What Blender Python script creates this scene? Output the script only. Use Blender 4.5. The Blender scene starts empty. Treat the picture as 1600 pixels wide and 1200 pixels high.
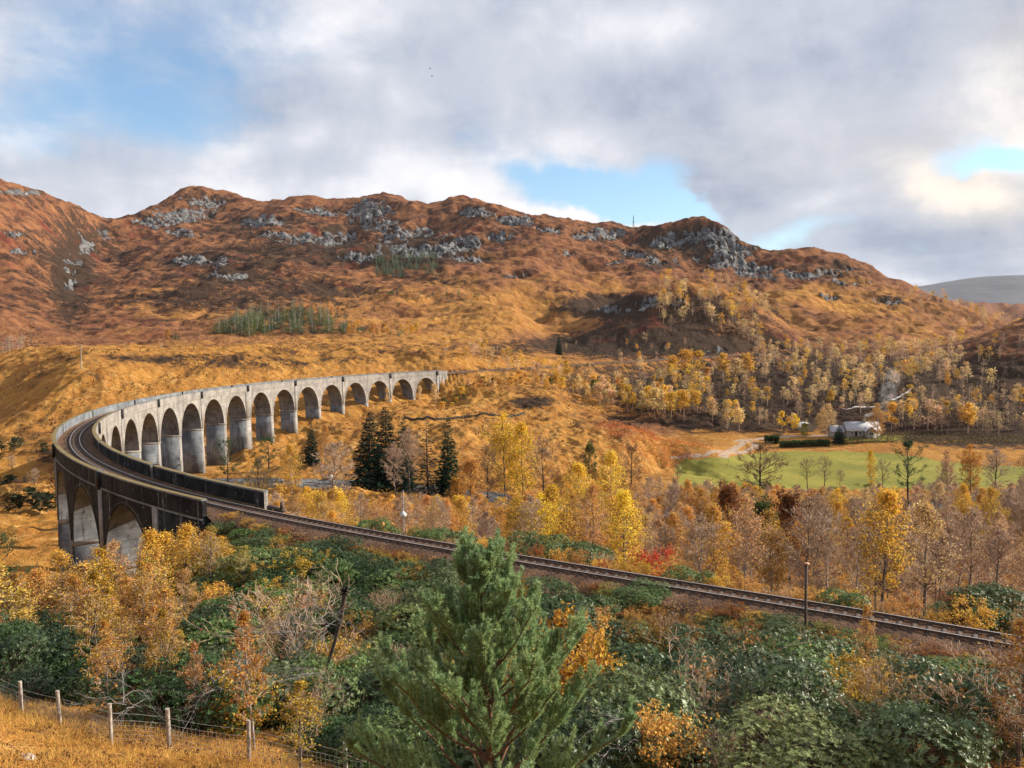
import bpy, math
import numpy as np
from mathutils import Matrix, Vector

# ---------------------------------------------------------------- camera, sky, sun, exposure
scn = bpy.context.scene
COL = scn.collection
FPX, PITCH, ROLL, CAMZ = 1273.5, 0.06775, -0.01104, 17.93
cam_data = bpy.data.cameras.new('camera')
cam_data.sensor_width = 36.0
cam_data.lens = FPX * 36.0 / 1600.0
cam_data.clip_start = 0.2
cam_data.clip_end = 40000
cam = bpy.data.objects.new('camera', cam_data)
COL.objects.link(cam)
cam.matrix_world = (Matrix.Translation((0, 0, CAMZ)) @ Matrix.Rotation(math.pi / 2 - PITCH, 4, 'X')
                    @ Matrix.Rotation(ROLL, 4, 'Z'))
scn.camera = cam

SUN_DIR = Vector((0.90, 0.19, 0.43)).normalized()      # towards the sun
sun_data = bpy.data.lights.new('sun', 'SUN')
sun_data.energy = 5.0
sun_data.angle = math.radians(0.6)
sun_data.color = (1.0, 0.90, 0.76)
sun = bpy.data.objects.new('sun', sun_data)
sun.rotation_euler = SUN_DIR.to_track_quat('Z', 'Y').to_euler()
COL.objects.link(sun)

scn.view_settings.view_transform = 'Standard'
scn.view_settings.look = 'None'
scn.view_settings.exposure = 0.85
scn.view_settings.gamma = 1.0
scn.view_settings.use_curve_mapping = False
scn.render.engine = 'CYCLES'
cy = scn.cycles
cy.max_bounces = 6
cy.diffuse_bounces = 3
cy.glossy_bounces = 2
cy.transmission_bounces = 3
cy.transparent_max_bounces = 6
cy.volume_bounces = 0
cy.caustics_reflective = False
cy.caustics_refractive = False
cy.use_adaptive_sampling = True
cy.adaptive_threshold = 0.02
cy.use_denoising = True
try:
    cy.denoiser = 'OPENIMAGEDENOISE'
    cy.denoising_input_passes = 'RGB_ALBEDO_NORMAL'
    cy.denoising_prefilter = 'ACCURATE'
except Exception:
    pass


class NT:
    """small node-tree writer"""
    def __init__(self, tree):
        self.t = tree

    def n(self, typ, **kw):
        nd = self.t.nodes.new(typ)
        for k, v in kw.items():
            setattr(nd, k, v)
        return nd

    def put(self, sock, v):
        if isinstance(v, bpy.types.NodeSocket):
            self.t.links.new(v, sock)
        elif v is not None:
            if isinstance(v, (tuple, list)) and len(v) == 3 and sock.type == 'RGBA':
                v = (*v, 1.0)
            sock.default_value = v

    def m(self, op, a, b=None, c=None, clamp=False):
        nd = self.n('ShaderNodeMath', operation=op, use_clamp=clamp)
        self.put(nd.inputs[0], a)
        if b is not None:
            self.put(nd.inputs[1], b)
        if c is not None:
            self.put(nd.inputs[2], c)
        return nd.outputs[0]

    def vm(self, op, a, b=None, scale=None):
        nd = self.n('ShaderNodeVectorMath', operation=op)
        self.put(nd.inputs[0], a)
        if b is not None:
            self.put(nd.inputs[1], b)
        if scale is not None:
            self.put(nd.inputs['Scale'], scale)
        return nd.outputs[0]

    def noise(self, vec, scale, detail=4.0, rough=0.55, dist=0.0, out='Fac'):
        nd = self.n('ShaderNodeTexNoise')
        if vec is not None:
            self.put(nd.inputs['Vector'], vec)
        nd.inputs['Scale'].default_value = scale
        nd.inputs['Detail'].default_value = detail
        nd.inputs['Roughness'].default_value = rough
        nd.inputs['Distortion'].default_value = dist
        return nd.outputs[out]

    def ramp(self, fac, lo, hi):
        nd = self.n('ShaderNodeMapRange', clamp=True, interpolation_type='SMOOTHSTEP')
        self.put(nd.inputs[0], fac)
        self.put(nd.inputs[1], lo)
        self.put(nd.inputs[2], hi)
        return nd.outputs[0]

    def mix(self, fac, a, b, mode='MIX'):
        nd = self.n('ShaderNodeMix', data_type='RGBA', blend_type=mode)
        self.put(nd.inputs[0], fac)
        self.put(nd.inputs[6], a)
        self.put(nd.inputs[7], b)
        return nd.outputs[2]

    def attr(self, name):
        return self.n('ShaderNodeAttribute', attribute_name=name)


def make_sky():
    w = bpy.data.worlds.new('World')
    scn.world = w
    w.use_nodes = True
    w.node_tree.nodes.clear()
    k = NT(w.node_tree)
    out = k.n('ShaderNodeOutputWorld')
    bg = k.n('ShaderNodeBackground')
    bg.inputs['Strength'].default_value = 0.1
    k.t.links.new(bg.outputs[0], out.inputs['Surface'])
    sky = k.n('ShaderNodeTexSky', sky_type='NISHITA')
    sky.sun_disc = False
    el = math.asin(SUN_DIR.z)
    sky.sun_elevation = el
    sky.sun_rotation = math.atan2(SUN_DIR.x, SUN_DIR.y)
    sky.altitude = 50
    sky.air_density = 1.0
    sky.dust_density = 0.6
    sky.ozone_density = 1.6
    tc = k.n('ShaderNodeTexCoord').outputs['Generated']
    d = k.vm('NORMALIZE', tc)
    sp = k.n('ShaderNodeSeparateXYZ')
    k.put(sp.inputs[0], d)
    X, Y, Z = sp.outputs
    # cloud layer seen in perspective: a flat deck overhead
    den = k.m('ADD', k.m('MAXIMUM', Z, 0.0), 0.16)
    cb = k.n('ShaderNodeCombineXYZ')
    k.put(cb.inputs[0], k.m('DIVIDE', X, den))
    k.put(cb.inputs[1], k.m('DIVIDE', Y, den))
    deck = cb.outputs[0]
    n_big = k.noise(deck, 0.85, 5, 0.55, 0.4)
    n_mid = k.noise(deck, 2.3, 6, 0.58, 0.3)
    n_fin = k.noise(d, 9.0, 7, 0.6, 0.25)
    n_huge = k.noise(d, 2.2, 3, 0.5, 0.2)
    # tangent-plane direction towards the valley, softly warped
    yy = k.m('MAXIMUM', Y, 0.08)
    warp = k.noise(d, 5.0, 5, 0.6, 0.0, 'Color')
    ws = k.n('ShaderNodeSeparateColor')
    k.put(ws.inputs[0], warp)
    U = k.m('ADD', k.m('DIVIDE', X, yy), k.m('MULTIPLY', k.m('SUBTRACT', ws.outputs[0], 0.5), 0.22))
    V = k.m('ADD', k.m('DIVIDE', Z, yy), k.m('MULTIPLY', k.m('SUBTRACT', ws.outputs[1], 0.5), 0.10))
    front = k.ramp(Y, 0.1, 0.4)

    def blob(px, py, rx, ry, rot=0.0):
        """soft ellipse in the sky: centre and radii in 1/1273 rad"""
        u0, v0 = (px - 800) / 1273.0, (513 - py) / 1273.0
        a, b = rx / 1273.0, ry / 1273.0
        c, s = math.cos(rot), math.sin(rot)
        du, dv = k.m('SUBTRACT', U, u0), k.m('SUBTRACT', V, v0)
        p = k.m('ADD', k.m('MULTIPLY', du, c / a), k.m('MULTIPLY', dv, s / a))
        q = k.m('ADD', k.m('MULTIPLY', du, -s / b), k.m('MULTIPLY', dv, c / b))
        r2 = k.m('ADD', k.m('MULTIPLY', p, p), k.m('MULTIPLY', q, q))
        g = k.m('POWER', 2.718, k.m('MULTIPLY', r2, -1.0))
        return k.m('MULTIPLY', g, front)

    def total(lst):
        acc = None
        for w_, args in lst:
            g = k.m('MULTIPLY', blob(*args), w_)
            acc = g if acc is None else k.m('ADD', acc, g)
        return acc

    holes = total([(0.52, (210, 60, 240, 130, -0.1)), (0.45, (60, 180, 200, 60, 0.1)), (0.35, (300, 190, 110, 60)),
                   (1.35, (960, 300, 150, 30, -0.22)), (0.9, (1030, 285, 50, 45)),
                   (1.25, (1570, 262, 95, 20, 0.12)), (0.45, (1250, 372, 130, 26, 0.1))])
    fills = total([(0.7, (860, 335, 150, 18, -0.1)), (0.6, (1150, 300, 70, 40)), (0.6, (1560, 310, 110, 24, 0.1))])
    cover = k.m('ADD', k.m('SUBTRACT', k.m('MULTIPLY', k.m('SUBTRACT', n_mid, 0.5), 0.9), holes), fills)
    cover = k.m('ADD', cover, k.m('MULTIPLY', k.m('SUBTRACT', n_fin, 0.5), 0.55))
    cover = k.ramp(cover, -0.76, -0.08)
    bright = total([(0.40, (1480, 312, 100, 30, -0.3)), (0.35, (1580, 215, 140, 90)), (0.34, (860, 240, 180, 55, 0.2)),
                    (0.25, (780, 190, 90, 50)), (0.55, (900, 335, 160, 26, -0.1)), (0.30, (1000, 60, 110, 45)),
                    (0.35, (20, 215, 60, 26)), (0.30, (470, 70, 150, 60)), (0.3, (60, 60, 120, 90)), (0.3, (420, 225, 160, 24)),
                    (0.30, (480, 300, 260, 40)), (0.35, (1420, 447, 90, 10)), (0.2, (1240, 330, 140, 24, 0.1)),
                    (-0.25, (960, 170, 190, 60)), (-0.22, (170, 230, 200, 40)), (-0.20, (420, 160, 100, 40)),
                    (-0.20, (1200, 300, 110, 40)), (-0.42, (1460, 385, 200, 36)), (-0.15, (1250, 110, 200, 60)),
                    (-0.2, (700, 210, 150, 40))])
    tone = k.m('ADD', 0.50, k.m('MULTIPLY', k.m('SUBTRACT', n_big, 0.5), 0.7))
    tone = k.m('ADD', tone, k.m('MULTIPLY', k.m('SUBTRACT', n_fin, 0.5), 0.95))
    tone = k.m('ADD', tone, k.m('MULTIPLY', k.m('SUBTRACT', n_mid, 0.5), 0.55))
    tone = k.m('ADD', tone, k.m('MULTIPLY', k.m('SUBTRACT', n_huge, 0.5), 0.4))
    tone = k.m('ADD', tone, bright, clamp=True)
    c1 = k.mix(k.ramp(tone, 0.0, 0.55), (1.95, 2.27, 3.05, 1), (3.45, 3.65, 4.2, 1))
    cl = k.mix(k.ramp(tone, 0.45, 1.0), c1, (5.7, 5.65, 5.85, 1))
    warm = total([(0.9, (1490, 312, 110, 45, -0.3)), (0.55, (1600, 150, 120, 200)), (0.25, (1300, 240, 250, 70))])
    cl = k.mix(k.m('MULTIPLY', warm, 1.0, clamp=True), cl, k.mix(1.0, cl, (1.12, 1.0, 0.84, 1), 'MULTIPLY'))
    # clear-sky colour: the physical sky, kept a little cyan as the air here is washed by rain
    blue = k.mix(1.0, sky.outputs[0], (0.90, 1.03, 1.10, 1), 'MULTIPLY')
    col = k.mix(cover, blue, cl)
    # below the horizon the world is the ground's own dull light
    k.put(bg.inputs['Color'], k.mix(k.ramp(Z, -0.05, 0.0), (1.6, 1.3, 1.0, 1), col))


make_sky()

# ---------------------------------------------------------------- helpers: pixel <-> world
cp, sp_ = math.cos(PITCH), math.sin(PITCH)
cr, sr = math.cos(ROLL), math.sin(ROLL)


def ray(px, py):
    """direction of the line of sight through a point of the photograph, scaled so that y = 1"""
    a, b = px - 800.0, py - 600.0
    u = a * cr + b * sr
    v = -a * sr + b * cr
    x, up = u / FPX, -v / FPX
    y = cp + up * sp_
    z = -sp_ + up * cp
    return x / y, z / y


def zpt(px, py, d):
    return CAMZ + ray(px, py)[1] * d


def xpt(px, py, d):
    return ray(px, py)[0] * d


# ---------------------------------------------------------------- numpy noise
def _hash(ix, iy, seed):
    h = (ix.astype(np.int64) * 374761393 + iy.astype(np.int64) * 668265263 + seed * 974634777) & 0x7fffffff
    h = ((h ^ (h >> 13)) * 1274126177) & 0x7fffffff
    return (h ^ (h >> 16)) & 0xffff


def perlin(x, y, seed=0):
    x0, y0 = np.floor(x), np.floor(y)
    fx, fy = x - x0, y - y0
    sx, sy = fx * fx * fx * (fx * (fx * 6 - 15) + 10), fy * fy * fy * (fy * (fy * 6 - 15) + 10)

    def g(dx, dy):
        a = _hash(x0 + dx, y0 + dy, seed) * (2 * math.pi / 65536.0)
        return np.cos(a) * (fx - dx) + np.sin(a) * (fy - dy)
    a = g(0, 0) * (1 - sx) + g(1, 0) * sx
    b = g(0, 1) * (1 - sx) + g(1, 1) * sx
    return (a * (1 - sy) + b * sy) * 1.5


def fbm(x, y, octv=4, seed=0, gain=0.5):
    s, amp, tot = 0.0, 1.0, 0.0
    for i in range(octv):
        s = s + amp * perlin(x * 2.03 ** i + 17.3 * i, y * 2.03 ** i - 9.1 * i, seed + i)
        tot += amp
        amp *= gain
    return s / tot


def sstep(x, a, b):
    t = np.clip((x - a) / (b - a), 0, 1)
    return t * t * (3 - 2 * t)


# ---------------------------------------------------------------- railway alignment
SS = np.arange(-220.0, 760.0, 0.5)
_k = -0.00415 + 0.00095 * (SS - 180) / 200
_k = np.where(SS < 7.9, _k * np.clip(1 - (7.9 - SS) / 60, 0, 1), _k)
_kend = -0.00415 + 0.00095 * 195 / 200
_k = np.where(SS > 375, _kend * np.clip(1 - (SS - 375) / 60, 0, 1), _k)
_th = np.cumsum(_k) * 0.5
_i0 = int(np.argmin(abs(SS)))
_th = _th - _th[_i0] + 2.43582
_x = np.cumsum(np.cos(_th)) * 0.5
_y = np.cumsum(np.sin(_th)) * 0.5
TX, TY = _x - _x[_i0] - 28.846, _y - _y[_i0] + 82.554
TZ = -0.01256 * np.clip(SS, -60, 381)


def tr(s, off, dz):
    """point on the railway: s along it from the near end of the viaduct, off to the inside of the curve, dz above the rail bed"""
    s = np.asarray(s, float)
    x, y, t, z = (np.interp(s, SS, a) for a in (TX, TY, _th, TZ))
    return np.stack([x + off * np.sin(t), y - off * np.cos(t), z + dz], -1)


# ---------------------------------------------------------------- mesh builder
class MB:
    def __init__(self):
        self.v, self.q, self.t, self.qm, self.tm, self.n = [], [], [], [], [], 0

    def add(self, V, F, mat=0):
        V = np.asarray(V, float).reshape(-1, 3)
        F = np.asarray(F, int)
        if len(F) == 0:
            return self
        (self.q if F.shape[1] == 4 else self.t).append(F + self.n)
        (self.qm if F.shape[1] == 4 else self.tm).append(np.full(len(F), mat, int))
        self.v.append(V)
        self.n += len(V)
        return self

    def box(self, c, s, rz=0.0, mat=0):
        c, s = np.array(c, float), np.array(s, float) / 2
        P = np.array([[x, y, z] for z in (-1, 1) for y in (-1, 1) for x in (-1, 1)], float) * s
        a, b = math.cos(rz), math.sin(rz)
        P = np.stack([P[:, 0] * a - P[:, 1] * b, P[:, 0] * b + P[:, 1] * a, P[:, 2]], -1) + c
        return self.add(P, [[0, 2, 3, 1], [4, 5, 7, 6], [0, 1, 5, 4], [2, 6, 7, 3], [0, 4, 6, 2], [1, 3, 7, 5]], mat)

    def hexa(self, P, mat=0):
        """8 corners: bottom ring 0-3 then top ring 4-7"""
        return self.add(P, [[3, 2, 1, 0], [4, 5, 6, 7], [0, 1, 5, 4], [1, 2, 6, 5], [2, 3, 7, 6], [3, 0, 4, 7]], mat)

    def tubes(self, P, R, n=4, mat=0):
        """P (B,K,3) polylines, R (B,K) radii"""
        P, R = np.asarray(P, float), np.asarray(R, float)
        B, K, _ = P.shape
        T = np.gradient(P, axis=1)
        T /= np.linalg.norm(T, axis=2, keepdims=True) + 1e-9
        ref = np.where(abs(T[..., 2:3]) > 0.9, np.array([1.0, 0, 0]), np.array([0, 0, 1.0]))
        A = np.cross(T, ref)
        A /= np.linalg.norm(A, axis=2, keepdims=True) + 1e-9
        C = np.cross(T, A)
        an = np.arange(n) * 2 * math.pi / n
        V = P[:, :, None] + R[:, :, None, None] * (np.cos(an)[None, None, :, None] * A[:, :, None] + np.sin(an)[None, None, :, None] * C[:, :, None])
        idx = np.arange(B * K * n).reshape(B, K, n)
        a, b = idx[:, :-1], idx[:, 1:]
        F = np.stack([a, np.roll(a, -1, 2), np.roll(b, -1, 2), b], -1).reshape(-1, 4)
        return self.add(V.reshape(-1, 3), F, mat)

    def leaves(self, C, L, W, D=None, N=None, mat=0, rng=None):
        """one kite-shaped blade per row of C: length L along D, width W"""
        C = np.asarray(C, float)
        k = len(C)
        if k == 0:
            return self
        if D is None:
            D = rng.normal(size=(k, 3))
        D = D / (np.linalg.norm(D, axis=1, keepdims=True) + 1e-9)
        if N is None:
            N = rng.normal(size=(k, 3))
        X = np.cross(D, N)
        X /= np.linalg.norm(X, axis=1, keepdims=True) + 1e-9
        L = np.broadcast_to(np.asarray(L, float), (k,))[:, None]
        W = np.broadcast_to(np.asarray(W, float), (k,))[:, None]
        V = np.stack([C, C + D * L * 0.45 + X * W * 0.5, C + D * L, C + D * L * 0.45 - X * W * 0.5], 1)
        return self.add(V.reshape(-1, 3), np.arange(4 * k).reshape(k, 4), mat)

    def mesh(self, name, mats, smooth=False):
        me = bpy.data.meshes.new(name)
        V = np.concatenate(self.v) if self.v else np.zeros((0, 3))
        Q = np.concatenate(self.q) if self.q else np.zeros((0, 4), int)
        T = np.concatenate(self.t) if self.t else np.zeros((0, 3), int)
        me.vertices.add(len(V))
        me.vertices.foreach_set('co', V.astype(np.float32).ravel())
        me.loops.add(Q.size + T.size)
        me.loops.foreach_set('vertex_index', np.concatenate([Q.ravel(), T.ravel()]).astype(np.int32))
        me.polygons.add(len(Q) + len(T))
        me.polygons.foreach_set('loop_start', np.concatenate([np.arange(len(Q)) * 4, len(Q) * 4 + np.arange(len(T)) * 3]).astype(np.int32))
        mi = np.concatenate(self.qm + self.tm) if (self.qm or self.tm) else np.zeros(0, int)
        me.polygons.foreach_set('material_index', mi.astype(np.int32))
        if smooth:
            me.polygons.foreach_set('use_smooth', np.ones(len(Q) + len(T), bool))
        for m in (mats if isinstance(mats, (list, tuple)) else [mats]):
            me.materials.append(m)
        me.update(calc_edges=True)
        return me

    def obj(self, name, mats, parent=None, smooth=False, loc=None):
        return link(name, self.mesh(name, mats, smooth), parent, loc)


def link(name, data, parent=None, loc=None):
    o = bpy.data.objects.new(name, data)
    COL.objects.link(o)
    if parent is not None:
        o.parent = parent
    if loc is not None:
        o.location = loc
    return o


def tag(o, label=None, cat=None, group=None, kind=None):
    for k, v in (('label', label), ('category', cat), ('group', group), ('kind', kind)):
        if v:
            o[k] = v
    return o


def thing(name, label, cat, loc=(0, 0, 0), rz=0.0, group=None):
    o = link(name, None, None, loc)
    o.rotation_euler = (0, 0, rz)
    o.empty_display_size = 0.5
    return tag(o, label, cat, group)


# ---------------------------------------------------------------- materials
def mat(name, build):
    m = bpy.data.materials.new(name)
    m.use_nodes = True
    m.node_tree.nodes.clear()
    k = NT(m.node_tree)
    o = k.n('ShaderNodeOutputMaterial')
    k.t.links.new(build(k), o.inputs['Surface'])
    return m


def princ(k, col, rough=0.9, spec=0.2, normal=None, metal=0.0):
    p = k.n('ShaderNodeBsdfPrincipled')
    k.put(p.inputs['Base Color'], col)
    k.put(p.inputs['Roughness'], rough)
    k.put(p.inputs['Specular IOR Level'], spec)
    k.put(p.inputs['Metallic'], metal)
    if normal is not None:
        k.put(p.inputs['Normal'], normal)
    return p.outputs[0]


def bump(k, h, dist, strength=1.0):
    b = k.n('ShaderNodeBump')
    k.put(b.inputs['Height'], h)
    b.inputs['Distance'].default_value = dist
    b.inputs['Strength'].default_value = strength
    return b.outputs[0]


def wpos(k):
    return k.n('ShaderNodeNewGeometry').outputs['Position']


def m_moor(k):
    """autumn moor grass, heather and rock, driven by attributes computed with the land form"""
    P = wpos(k)
    flat = k.vm('MULTIPLY', P, (1, 1, 0.35))
    big = k.noise(flat, 0.012, 5, 0.6, 0.6)
    mid = k.noise(flat, 0.06, 5, 0.62, 0.5)
    sml = k.noise(flat, 0.35, 5, 0.65, 0.3)
    fine = k.noise(P, 1.6, 5, 0.75)
    grit = k.noise(k.vm('MULTIPLY', P, (1, 1, 0.6)), 0.16, 7, 0.78, 0.3)
    tone = k.attr('tone').outputs['Fac']      # 0 golden meadow grass .. 1 rust-brown hill
    rock = k.attr('rock').outputs['Fac']
    heath = k.attr('heath').outputs['Fac']
    gold = k.mix(k.ramp(mid, 0.3, 0.7), (0.45, 0.215, 0.046, 1), (0.31, 0.13, 0.031, 1))
    gold = k.mix(k.ramp(sml, 0.45, 0.75), gold, (0.58, 0.345, 0.11, 1))
    rust = k.mix(k.ramp(mid, 0.35, 0.65), (0.29, 0.128, 0.056, 1), (0.155, 0.062, 0.036, 1))
    rust = k.mix(k.ramp(sml, 0.5, 0.8), rust, (0.39, 0.205, 0.092, 1))
    tv = k.m('ADD', tone, k.m('MULTIPLY', k.m('SUBTRACT', big, 0.5), 1.5))
    col = k.mix(k.ramp(tv, 0.15, 0.85), gold, rust)
    dk = k.m('ADD', heath, k.m('ADD', k.m('MULTIPLY', k.m('SUBTRACT', mid, 0.5), 1.5), k.m('MULTIPLY', k.m('SUBTRACT', sml, 0.5), 1.45)))
    col = k.mix(k.ramp(dk, 0.36, 0.78), col, (0.055, 0.033, 0.021, 1))
    wine = k.ramp(k.noise(flat, 0.02, 4, 0.6, 0.8), 0.56, 0.68)
    col = k.mix(k.m('MULTIPLY', wine, k.m('MULTIPLY', tone, 0.6)), col, (0.17, 0.04, 0.025, 1))
    col = k.mix(k.m('MULTIPLY', k.ramp(fine, 0.35, 0.65), 0.35), col, k.mix(1.0, col, (0.5, 0.45, 0.4, 1), 'MULTIPLY'))
    col = k.mix(k.ramp(grit, 0.59, 0.70), col, k.mix(1.0, col, (0.42, 0.38, 0.36, 1), 'MULTIPLY'))
    col = k.mix(k.m('MULTIPLY', k.ramp(grit, 0.44, 0.30), 0.5), col, k.mix(1.0, col, (1.45, 1.5, 1.6, 1), 'MULTIPLY'))
    # grey schist with pale lichen and dark wet streaks
    rn = k.noise(k.vm('MULTIPLY', P, (1, 1, 1.6)), 0.085, 7, 0.72, 0.6)
    rc = k.mix(k.ramp(rn, 0.3, 0.62), (0.035, 0.036, 0.04, 1), (0.27, 0.265, 0.262, 1))
    rc = k.mix(k.ramp(k.noise(P, 0.11, 6, 0.72), 0.56, 0.72), rc, (0.46, 0.445, 0.435, 1))
    rb = k.ramp(k.m('ADD', rock, k.m('MULTIPLY', k.m('SUBTRACT', sml, 0.5), 0.8)), 0.42, 0.58)
    col = k.mix(rb, col, rc)
    h = k.m('ADD', k.m('MULTIPLY', sml, 1.0), k.m('MULTIPLY', fine, 0.25))
    h = k.m('ADD', h, k.m('MULTIPLY', k.m('MULTIPLY', rn, rb), 6.0))
    h = k.m('ADD', h, k.m('MULTIPLY', grit, -1.2))
    return princ(k, col, 0.95, 0.08, bump(k, h, 1.6, 0.9))


def m_meadow(k):
    P = wpos(k)
    a = k.noise(P, 0.045, 4, 0.6, 0.6)
    b = k.noise(P, 0.5, 5, 0.65)
    c = k.mix(k.ramp(a, 0.35, 0.65), (0.165, 0.16, 0.03, 1), (0.26, 0.225, 0.042, 1))
    c = k.mix(k.m('MULTIPLY', k.ramp(b, 0.45, 0.7), 0.55), c, (0.11, 0.13, 0.02, 1))
    return princ(k, c, 0.9, 0.1, bump(k, b, 0.25, 0.7))


def m_dirt(k):
    P = wpos(k)
    b = k.noise(P, 0.8, 5, 0.65)
    c = k.mix(k.ramp(b, 0.35, 0.65), (0.22, 0.155, 0.105, 1), (0.40, 0.30, 0.22, 1))
    return princ(k, c, 0.95, 0.1, bump(k, b, 0.1))


def m_farhill(k):
    P = wpos(k)
    a = k.noise(P, 0.003, 6, 0.6, 0.5)
    c = k.mix(k.ramp(a, 0.35, 0.65), (0.085, 0.085, 0.10, 1), (0.13, 0.125, 0.135, 1))  # blue grey of the distant air is put into the hill's colour
    return princ(k, c, 0.95, 0.05)


def concrete(dark):
    def f(k):
        P = wpos(k)
        n1 = k.noise(P, 0.35, 5, 0.6, 0.3)
        n2 = k.noise(P, 2.6, 6, 0.7)
        streak = k.noise(k.vm('MULTIPLY', P, (1, 1, 0.07)), 1.5, 5, 0.62, 0.15)
        boards = k.noise(k.vm('MULTIPLY', P, (0.05, 0.05, 1)), 2.6, 3, 0.6)
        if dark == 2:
            c = k.mix(k.ramp(n1, 0.3, 0.7), (0.11, 0.12, 0.135, 1), (0.24, 0.257, 0.275, 1))  # cool dark tone puts arch and pier-side shade into the colour; streaks are stain
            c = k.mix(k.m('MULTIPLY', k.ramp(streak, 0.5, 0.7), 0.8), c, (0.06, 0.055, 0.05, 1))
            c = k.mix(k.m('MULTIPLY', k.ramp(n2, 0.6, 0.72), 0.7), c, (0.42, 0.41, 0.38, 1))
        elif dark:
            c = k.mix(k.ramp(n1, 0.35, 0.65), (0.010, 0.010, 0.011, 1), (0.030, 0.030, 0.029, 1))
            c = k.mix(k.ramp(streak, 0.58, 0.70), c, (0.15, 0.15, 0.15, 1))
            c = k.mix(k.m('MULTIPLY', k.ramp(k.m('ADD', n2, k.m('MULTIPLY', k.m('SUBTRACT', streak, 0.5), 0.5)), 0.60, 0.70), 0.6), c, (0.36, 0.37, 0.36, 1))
        else:
            c = k.mix(k.ramp(n1, 0.3, 0.7), (0.20, 0.186, 0.168, 1), (0.37, 0.342, 0.31, 1))
            c = k.mix(k.m('MULTIPLY', k.ramp(n2, 0.50, 0.36), 0.65), c, (0.13, 0.12, 0.11, 1))
            c = k.mix(k.m('MULTIPLY', k.ramp(boards, 0.45, 0.7), 0.55), c, (0.22, 0.205, 0.19, 1))
            c = k.mix(k.m('MULTIPLY', k.ramp(streak, 0.52, 0.70), 0.7), c, (0.10, 0.095, 0.088, 1))
            c = k.mix(k.m('MULTIPLY', k.ramp(n2, 0.62, 0.75), 0.5), c, (0.50, 0.45, 0.41, 1))
        # lift lines left by the shuttering, uneven and broken
        sz_ = k.n('ShaderNodeSeparateXYZ')
        k.put(sz_.inputs[0], P)
        lift = k.m('FRACT', k.m('ADD', k.m('MULTIPLY', sz_.outputs[2], 1.15), k.m('MULTIPLY', n1, 0.25)))
        line = k.m('MULTIPLY', k.ramp(lift, 0.16, 0.0), k.ramp(n2, 0.38, 0.56))
        c = k.mix(k.m('MULTIPLY', line, 0.6), c, k.mix(1.0, c, (0.35, 0.34, 0.33, 1), 'MULTIPLY'))
        # moss and dead grass on whatever lies flat and open
        g = k.n('ShaderNodeNewGeometry')
        s = k.n('ShaderNodeSeparateXYZ')
        k.put(s.inputs[0], g.outputs['True Normal'])
        top = k.m('MULTIPLY', k.ramp(s.outputs[2], 0.6, 0.9), k.ramp(n2, 0.3, 0.5))
        c = k.mix(top, c, k.mix(n1, (0.13, 0.10, 0.035, 1), (0.26, 0.19, 0.08, 1)))
        h = k.m('ADD', k.m('MULTIPLY', boards, 0.8), n2)
        return princ(k, c, 0.92, 0.15, bump(k, h, 0.06, 0.8))
    return f


def flatcol(col, rough=0.8, spec=0.3, metal=0.0, var=0.35, scale=6.0):
    def f(k):
        P = k.n('ShaderNodeTexCoord').outputs['Object']
        n = k.noise(P, scale, 5, 0.65)
        c = k.mix(k.ramp(n, 0.3, 0.7), tuple(x * (1 - var) for x in col) + (1,), tuple(min(1, x * (1 + var)) for x in col) + (1,))
        return princ(k, c, rough, spec, bump(k, n, 0.02, 0.4), metal)
    return f


def m_ballast(k):
    P = wpos(k)
    v = k.n('ShaderNodeTexVoronoi')
    k.put(v.inputs['Vector'], P)
    v.inputs['Scale'].default_value = 9.0
    n = k.noise(P, 0.6, 4, 0.6)
    c = k.mix(k.ramp(n, 0.3, 0.7), (0.085, 0.05, 0.034, 1), (0.20, 0.118, 0.075, 1))
    sv = k.n('ShaderNodeSeparateColor')
    k.put(sv.inputs[0], v.outputs['Color'])
    c = k.mix(k.m('MULTIPLY', sv.outputs[0], 0.6), c, k.mix(1.0, c, (0.35, 0.33, 0.32, 1), 'MULTIPLY'))
    return princ(k, c, 0.95, 0.1, bump(k, v.outputs['Distance'], 0.06))


def m_leaf(k, gloss=False, attr=None):
    """leaf colour comes from the plant (object colour), varied from leaf to leaf"""
    oi = k.n('ShaderNodeObjectInfo')
    g = k.n('ShaderNodeNewGeometry')
    isl = g.outputs['Random Per Island']
    base = k.attr(attr).outputs['Color'] if attr else oi.outputs['Color']
    hs = k.n('ShaderNodeHueSaturation')
    k.put(hs.inputs['Color'], base)
    k.put(hs.inputs['Hue'], k.m('ADD', 0.482, k.m('MULTIPLY', isl, 0.045)))
    k.put(hs.inputs['Value'], k.m('ADD', 0.55, k.m('MULTIPLY', k.m('FRACT', k.m('MULTIPLY', isl, 37.7)), 0.95)))
    c = hs.outputs[0]
    b = princ(k, c, 0.46 if gloss else 0.65, 0.35 if gloss else 0.15)
    t = k.n('ShaderNodeBsdfTranslucent')
    k.put(t.inputs['Color'], c)
    mx = k.n('ShaderNodeMixShader')
    mx.inputs[0].default_value = 0.12 if gloss else 0.34
    k.t.links.new(b, mx.inputs[1])
    k.t.links.new(t.outputs[0], mx.inputs[2])
    return mx.outputs[0]


def m_bark(k):
    oi = k.n('ShaderNodeObjectInfo')
    P = k.n('ShaderNodeTexCoord').outputs['Object']
    n = k.noise(k.vm('MULTIPLY', P, (1, 1, 0.4)), 9.0, 4, 0.65)
    c = k.mix(k.ramp(n, 0.4, 0.65), k.mix(1.0, oi.outputs['Color'], (0.4, 0.38, 0.36, 1), 'MULTIPLY'), oi.outputs['Color'])
    return princ(k, c, 0.9, 0.15)


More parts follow.
